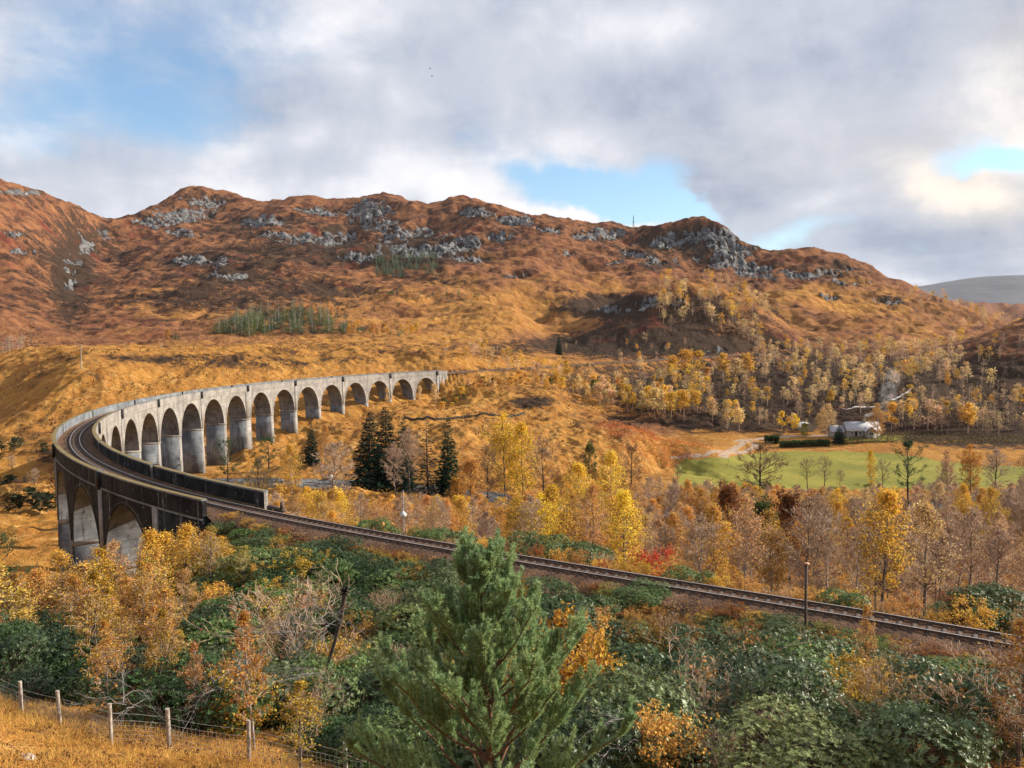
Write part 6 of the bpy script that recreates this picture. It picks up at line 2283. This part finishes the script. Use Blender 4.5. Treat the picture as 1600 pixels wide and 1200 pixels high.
def hedge(px0, px1, d, py_top, label):
    x0, x1 = xpt(px0, 695, d), xpt(px1, 695, d)
    xm = (x0 + x1) / 2
    g = float(zlook(xm, d))
    h = zpt((px0 + px1) / 2, py_top, d) - g
    n = 7000
    P = np.stack([rng.uniform(x0, x1, n) - xm, rng.normal(0, 0.8, n).clip(-1.5, 1.5), h * (1 - rng.random(n) ** 2.2)], -1)
    P[:, 2] *= 1 + 0.18 * perlin(P[:, 0] / 2.5 + 9, P[:, 0] * 0, 3)
    P[:, 2] += zlook(P[:, 0] + xm, P[:, 1] + d) - g
    root = thing('hedge', label, 'hedge', (xm, d, g))
    o = MB().leaves(P, 0.5, 0.35, None, None, 0, rng).obj('foliage', M['leaf'], root)
    o.color = (0.05, 0.075, 0.02, 1)
    ns = 40
    s = np.stack([rng.uniform(x0, x1, ns) - xm, rng.normal(0, 0.4, ns), np.zeros(ns) - 0.2], -1)
    MB().tubes(np.stack([s, s + [0, 0, h * 0.7]], 1), np.full((ns, 2), 0.04), 4).obj('stem', M['twig'], root)


hedge(1218, 1296, 333, 689, 'clipped dark green hedge with a sunlit top beside the meadow')
hedge(1196, 1216, 340, 682, 'short dark hedge left of the long clipped hedge')
hedge(1322, 1395, 336, 694, 'brown green rough hedge right of the conical yew')


def smoke(name, pts, dens, label):
    """a drift of chimney smoke: soft lumps joined into one volume"""
    mb = MB()
    lat = np.linspace(0, math.pi, 9)
    lon = np.arange(14) * 2 * math.pi / 14
    S = np.stack([np.sin(lat)[:, None] * np.cos(lon)[None], np.sin(lat)[:, None] * np.sin(lon)[None], np.cos(lat)[:, None] * np.ones(14)[None]], -1)
    idx = np.arange(9 * 14).reshape(9, 14)
    F = np.stack([idx[:-1], np.roll(idx[:-1], -1, 1), np.roll(idx[1:], -1, 1), idx[1:]], -1).reshape(-1, 4)[:, ::-1]
    for c, r in pts:
        mb.add(S.reshape(-1, 3) * r * (1 + 0.12 * rng.normal(size=(126, 1))) + c, F)

    m = bpy.data.materials.new(name)
    m.use_nodes = True
    m.node_tree.nodes.clear()
    k = NT(m.node_tree)
    out = k.n('ShaderNodeOutputMaterial')
    v = k.n('ShaderNodeVolumePrincipled')
    v.inputs['Color'].default_value = (0.95, 0.95, 0.97, 1)
    P = wpos(k)
    k.put(v.inputs['Density'], k.m('MULTIPLY', k.ramp(k.noise(P, 0.4, 4, 0.6), 0.38, 0.65), dens))
    k.t.links.new(v.outputs[0], out.inputs['Volume'])
    return tag(mb.obj(name, m), label, None, None, 'stuff')


ch = np.array([cx + 1.4, cd, cz + RG + 1.5])
smoke('smoke', [(ch + [0.2, 0, 0.5], np.array([0.5, 0.5, 0.6])), (ch + [1.2, 0, 1.3], np.array([1.2, 0.9, 0.7])), (ch + [2.9, 0, 1.7], np.array([1.5, 1.0, 0.75])), (ch + [4.8, 0, 1.6], np.array([1.6, 1.1, 0.6]))], 1.1, 'white chimney smoke curling off the cottage roof')
q = np.array([xpt(1388, 615, 380), 380, zpt(1388, 615, 380)])
smoke('smoke', [(q, np.array([4.5, 3, 6.5])), (q + [1.5, 0, 7], np.array([4.0, 3, 5])), (q + [-1, 0, -8], np.array([3.2, 3, 5]))], 0.07, 'thin blue smoke drifting up among the birches right of the cottage')


def strip_path(name, pix, w, mtl, label, dmin=300, lift=0.12):
    pts = np.array([hit(px, py, dmin, 1200) for px, py in pix])
    t = np.linspace(0, len(pts) - 1, len(pts) * 20)
    P = np.stack([np.interp(t, np.arange(len(pts)), pts[:, a]) for a in range(2)], -1)
    for _ in range(4):
        P[1:-1] = (P[:-2] + 2 * P[1:-1] + P[2:]) / 4
    T = np.gradient(P, axis=0)
    N = np.stack([-T[:, 1], T[:, 0]], -1)
    N /= np.linalg.norm(N, axis=1, keepdims=True)
    R = []
    for o in (-w / 2, 0, w / 2):
        q = P + N * o
        R.append(np.concatenate([q, (zlook(q[:, 0], q[:, 1]) + lift)[:, None]], 1))
    n = len(P)
    V = np.concatenate(R)
    F = [[a * n + i, a * n + i + 1, (a + 1) * n + i + 1, (a + 1) * n + i] for a in range(2) for i in range(n - 1)]
    return tag(MB().add(V, F).obj(name, mtl, None, True), label, None, None, 'structure')


M['pale'] = mat('pale_gravel', flatcol((0.55, 0.52, 0.49), 0.9, 0.1, 0, 0.2, 0.5))
strip_path('footpath', [(1318, 640), (1345, 637), (1375, 632), (1398, 625), (1412, 616), (1426, 605)], 1.5, M['pale'], 'pale gravel path climbing the slope behind the cottage', 300, 0.2)
strip_path('footpath', [(1066, 609), (1074, 615), (1079, 622)], 1.8, M['pale'], 'short pale stretch of path among the birches left of the slope', 300, 0.35)


def field_wall(pix, label):
    pts = np.array([hit(px, py, 250, 600) for px, py in pix])
    t = np.linspace(0, len(pts) - 1, 90)
    P = np.stack([np.interp(t, np.arange(len(pts)), pts[:, a]) for a in range(2)], -1)
    c = P.mean(0)
    g = float(zlook(*c))
    root = thing('stone_wall', label, 'wall', (c[0], c[1], g))
    mb = MB()
    for i in range(len(P) - 1):
        for lv in range(2):
            a = (P[i] + P[i + 1]) / 2 + rng.normal(0, 0.08, 2)
            L = np.linalg.norm(P[i + 1] - P[i]) * 1.02
            mb.box((a[0] - c[0], a[1] - c[1], zlook(a[0], a[1]) - g + 0.2 + lv * 0.42), (L, 0.6 - 0.12 * lv, 0.42 + 0.06 * rng.random()), math.atan2(*(P[i + 1] - P[i])[::-1]) + rng.normal(0, 0.04))
    tag(mb.obj('stone_course', M['stonedk'], root), None, None, None, 'stuff')


M['stonedk'] = mat('mossy_stone', flatcol((0.09, 0.08, 0.06), 0.95, 0.1, 0, 0.4, 1.0))
field_wall([(632, 654), (680, 657), (725, 653), (770, 650), (820, 648)], 'low dark drystone wall crossing the golden slope below the arches')

# telegraph poles on the moor
for px, py, top, d, lb in [(127, 572, 539, 345, 'weathered pale telegraph pole with a cross arm on the golden hill'), (252, 548, 540, 430, 'small distant pole on the crest of the moor')]:
    x = xpt(px, py, d)
    g = float(zlook(x, d))
    h = max(3.0, zpt(px, top, d) - g)
    t = thing('telegraph_pole', lb, 'pole', (x, d, g))
    MB().tubes(np.array([[[0, 0, -0.5], [0.05, 0, h / 2], [0.12, 0, h]]]), np.array([[0.24, 0.2, 0.16]]), 8).obj('pole', M['wood'], t)
    if h > 5:
        MB().box((-0.2, 0, h - 0.5), (2.6, 0.16, 0.2)).obj('cross_arm', M['wood'], t)
        for q in (-1.3, -0.7, 0.3, 0.9):
            MB().box((q, 0, h - 0.28), (0.12, 0.12, 0.24)).obj('insulator', M['grey'], t)

# mast on the ridge
i = int(np.argmin(np.abs(np.tan(AZ) - ray(991, 360)[0])))
col = np.where((RR > 1200) & (RR < 1800))[0]
pyc = photo_xy(GX[i, col], GY[i, col], GZ[i, col])[1]
j = col[int(np.argmin(pyc))]
mx, my, mz = GX[i, j], GY[i, j], GZ[i, j]
ms = thing('radio_mast', 'dark lattice radio mast standing on the ridge', 'mast', (mx, my, mz))
h = zpt(991, 336, my) - mz
mb = MB()
w = 0.9
lev = np.linspace(0, 1, 12)
for a, b in ((-1, -1), (1, -1), (1, 1), (-1, 1)):
    mb.tubes(np.array([[[a * w, b * w, -1.5], [a * w * 0.6, b * w * 0.6, h * 0.8]]]), np.full((1, 2), 0.17), 4)
for l0, l1 in zip(lev[:-1], lev[1:]):
    f0, f1 = w * (1 - 0.4 * l0), w * (1 - 0.4 * l1)
    for (a, b), (c, e) in (((-1, -1), (1, -1)), ((1, -1), (1, 1)), ((1, 1), (-1, 1)), ((-1, 1), (-1, -1))):
        mb.tubes(np.array([[[a * f0, b * f0, l0 * h * 0.8], [c * f1, e * f1, l1 * h * 0.8]]]), np.full((1, 2), 0.09), 3)
mb.obj('lattice', M['iron'], ms)
MB().tubes(np.array([[[0, 0, h * 0.78], [0, 0, h * 0.9], [0, 0, h]]]), np.array([[0.5, 0.42, 0.2]]), 6).obj('antenna', M['iron'], ms)
MB().box((0, 0, h * 0.42), (4.2, 1.4, 0.5)).obj('platform', M['iron'], ms)
MB().tubes(np.array([[[1.9, -0.5, h * 0.30], [1.9, -0.9, h * 0.30]]]), np.array([[0.9, 0.9]]), 10).obj('dish', M['grey'], ms)

# two birds high over the valley
for px, py, d, lb in [(672, 107, 210, 'small dark bird in the sky, upper of the two'), (675, 119, 215, 'small dark bird in the sky, lower of the two')]:
    b = thing('bird', lb, 'bird', (xpt(px, py, d), d, zpt(px, py, d)), rng.uniform(0, 2), 'birds in the sky')
    k = np.linspace(0, 1, 7)
    MB().tubes(np.stack([(k - 0.5) * 0.5, 0 * k, 0 * k], -1)[None], np.array([[0.01, 0.05, 0.075, 0.075, 0.06, 0.03, 0.012]]), 7).obj('body', M['iron'], b)
    for sg in (-1, 1):
        V = np.array([[0.1, 0.03 * sg, 0.02], [0.06, 0.3 * sg, 0.14], [-0.02, 0.62 * sg, 0.06], [-0.1, 0.3 * sg, 0.12], [-0.12, 0.03 * sg, 0.01]])
        V2 = V - [0, 0, 0.02]
        MB().add(np.concatenate([V, V2]), [[0, 1, 3, 4], [9, 8, 6, 5]]).add(np.concatenate([V, V2]), [[1, 2, 3], [8, 7, 6]]).obj('wing', M['iron'], b)

# boulders in the river bed and on the moor
def boulder_mesh(seed):
    r2 = np.random.default_rng(seed)
    lat = np.linspace(0, math.pi, 8)
    lon = np.arange(10) * 2 * math.pi / 10
    S = np.stack([np.sin(lat)[:, None] * np.cos(lon)[None], np.sin(lat)[:, None] * np.sin(lon)[None], np.cos(lat)[:, None] * np.ones(10)[None]], -1)
    f = 1 + 0.30 * np.sign(perlin(S[..., 0] * 1.7 + seed, S[..., 1] * 1.7 + S[..., 2] * 2.3, seed)) * np.abs(perlin(S[..., 0] * 1.7 + seed, S[..., 1] * 1.7 + S[..., 2] * 2.3, seed)) ** 0.6
    f[0], f[-1] = f[0, 0], f[-1, 0]
    V = S * f[..., None] * np.array([1, 0.8, 0.62])
    idx = np.arange(80).reshape(8, 10)
    F = np.stack([idx[1:], np.roll(idx[1:], -1, 1), np.roll(idx[:-1], -1, 1), idx[:-1]], -1).reshape(-1, 4)
    return MB().add(V.reshape(-1, 3), F).mesh('boulder', M['boulder'])


M['boulder'] = mat('pale_boulder', flatcol((0.36, 0.34, 0.32), 0.9, 0.15, 0, 0.45, 2.5))
BM = [boulder_mesh(s) for s in (3, 8, 14)]
for i in range(26):
    t = rng.uniform(0.30, 0.42) if i < 18 else rng.uniform(0.66, 0.76)
    k = int(t * 259)
    o_ = rng.choice([-1, 1]) * rng.uniform(4, 9.5)
    x, y = RIVX[k] + nx[k] * o_, RIVY[k] + ny[k] * o_
    o = link('boulder', BM[i % 3], None, (x, y, float(zlook(x, y)) + 0.25))
    s = rng.uniform(0.6, 1.5)
    o.scale, o.rotation_euler = (s, s, s), (rng.normal(0, 0.2), rng.normal(0, 0.2), rng.uniform(0, 6))
    tag(o, 'pale grey boulder in the river bed ' + ('under the tallest arches' if i < 18 else 'at the right end of the meadow'), 'boulder', 'boulders in the river bed')
for px, py, s, lb in [(40, 1184, 0.26, 'grey boulder half sunk in the golden grass at the lower left corner')]:
    x, y, z = hit(px, py, 10, 60)
    o = link('boulder', BM[0], None, (x, y, z - 0.03))
    o.scale = (s, s, s)
    tag(o, lb, 'boulder')

# ---------------------------------------------------------------- air
mb = MB().box((0, 0, 0), (1, 1, 1))
me = mb.mesh('haze', [])
hz = link('haze', me, None, (0, 0, 0))
zmin, ztop_ = float(GZ.min()) - 20, float(max(GZ.max(), 960)) + 40
hz.scale = (27000, 27000, ztop_ - zmin)
hz.location = (0, 0, (ztop_ + zmin) / 2)
hm = bpy.data.materials.new('haze')
hm.use_nodes = True
hm.node_tree.nodes.clear()
k = NT(hm.node_tree)
out = k.n('ShaderNodeOutputMaterial')
v = k.n('ShaderNodeVolumePrincipled')
v.inputs['Color'].default_value = (0.80, 0.88, 1.0, 1)
v.inputs['Density'].default_value = 0.000016
k.t.links.new(v.outputs[0], out.inputs['Volume'])
me.materials.append(hm)
tag(hz, 'thin pale autumn haze over the whole valley', None, None, 'stuff')

# same words for several things: say which one by its place in the row
ORD = ['leftmost', 'second', 'third', 'fourth', 'fifth', 'sixth', 'seventh', 'eighth', 'ninth', 'tenth', 'eleventh', 'twelfth', 'thirteenth', 'fourteenth', 'fifteenth', 'sixteenth', 'seventeenth', 'eighteenth', 'nineteenth', 'twentieth']
NUM = ['', 'one', 'two', 'three', 'four', 'five', 'six', 'seven', 'eight', 'nine', 'ten', 'eleven', 'twelve', 'thirteen', 'fourteen', 'fifteen', 'sixteen', 'seventeen', 'eighteen', 'nineteen', 'twenty']
many = {}
for o in scn.objects:
    if o.parent is None and 'category' in o:
        many.setdefault(o['label'], []).append(o)
for lb, lst in many.items():
    if len(lst) > 12:
        lst.sort(key=lambda o: o.scale.z)
        for i, o in enumerate(lst):
            o['label'] = ('smaller ', 'middling ', 'taller ')[i * 3 // len(lst)] + lb
same = {}
for o in scn.objects:
    if o.parent is None and 'category' in o:
        same.setdefault(o['label'], []).append(o)
for lb, lst in same.items():
    if 1 < len(lst) <= 20 and len(lb.split()) <= 13:
        lst.sort(key=lambda o: o.location.x / max(o.location.y, 1))
        for i, o in enumerate(lst):
            if i == len(lst) - 1:
                o['label'] = lb + ', rightmost of ' + NUM[len(lst)]
            elif i == 0:
                o['label'] = lb + ', leftmost of ' + NUM[len(lst)]
            else:
                o['label'] = lb + ', ' + ORD[i] + ' from left'
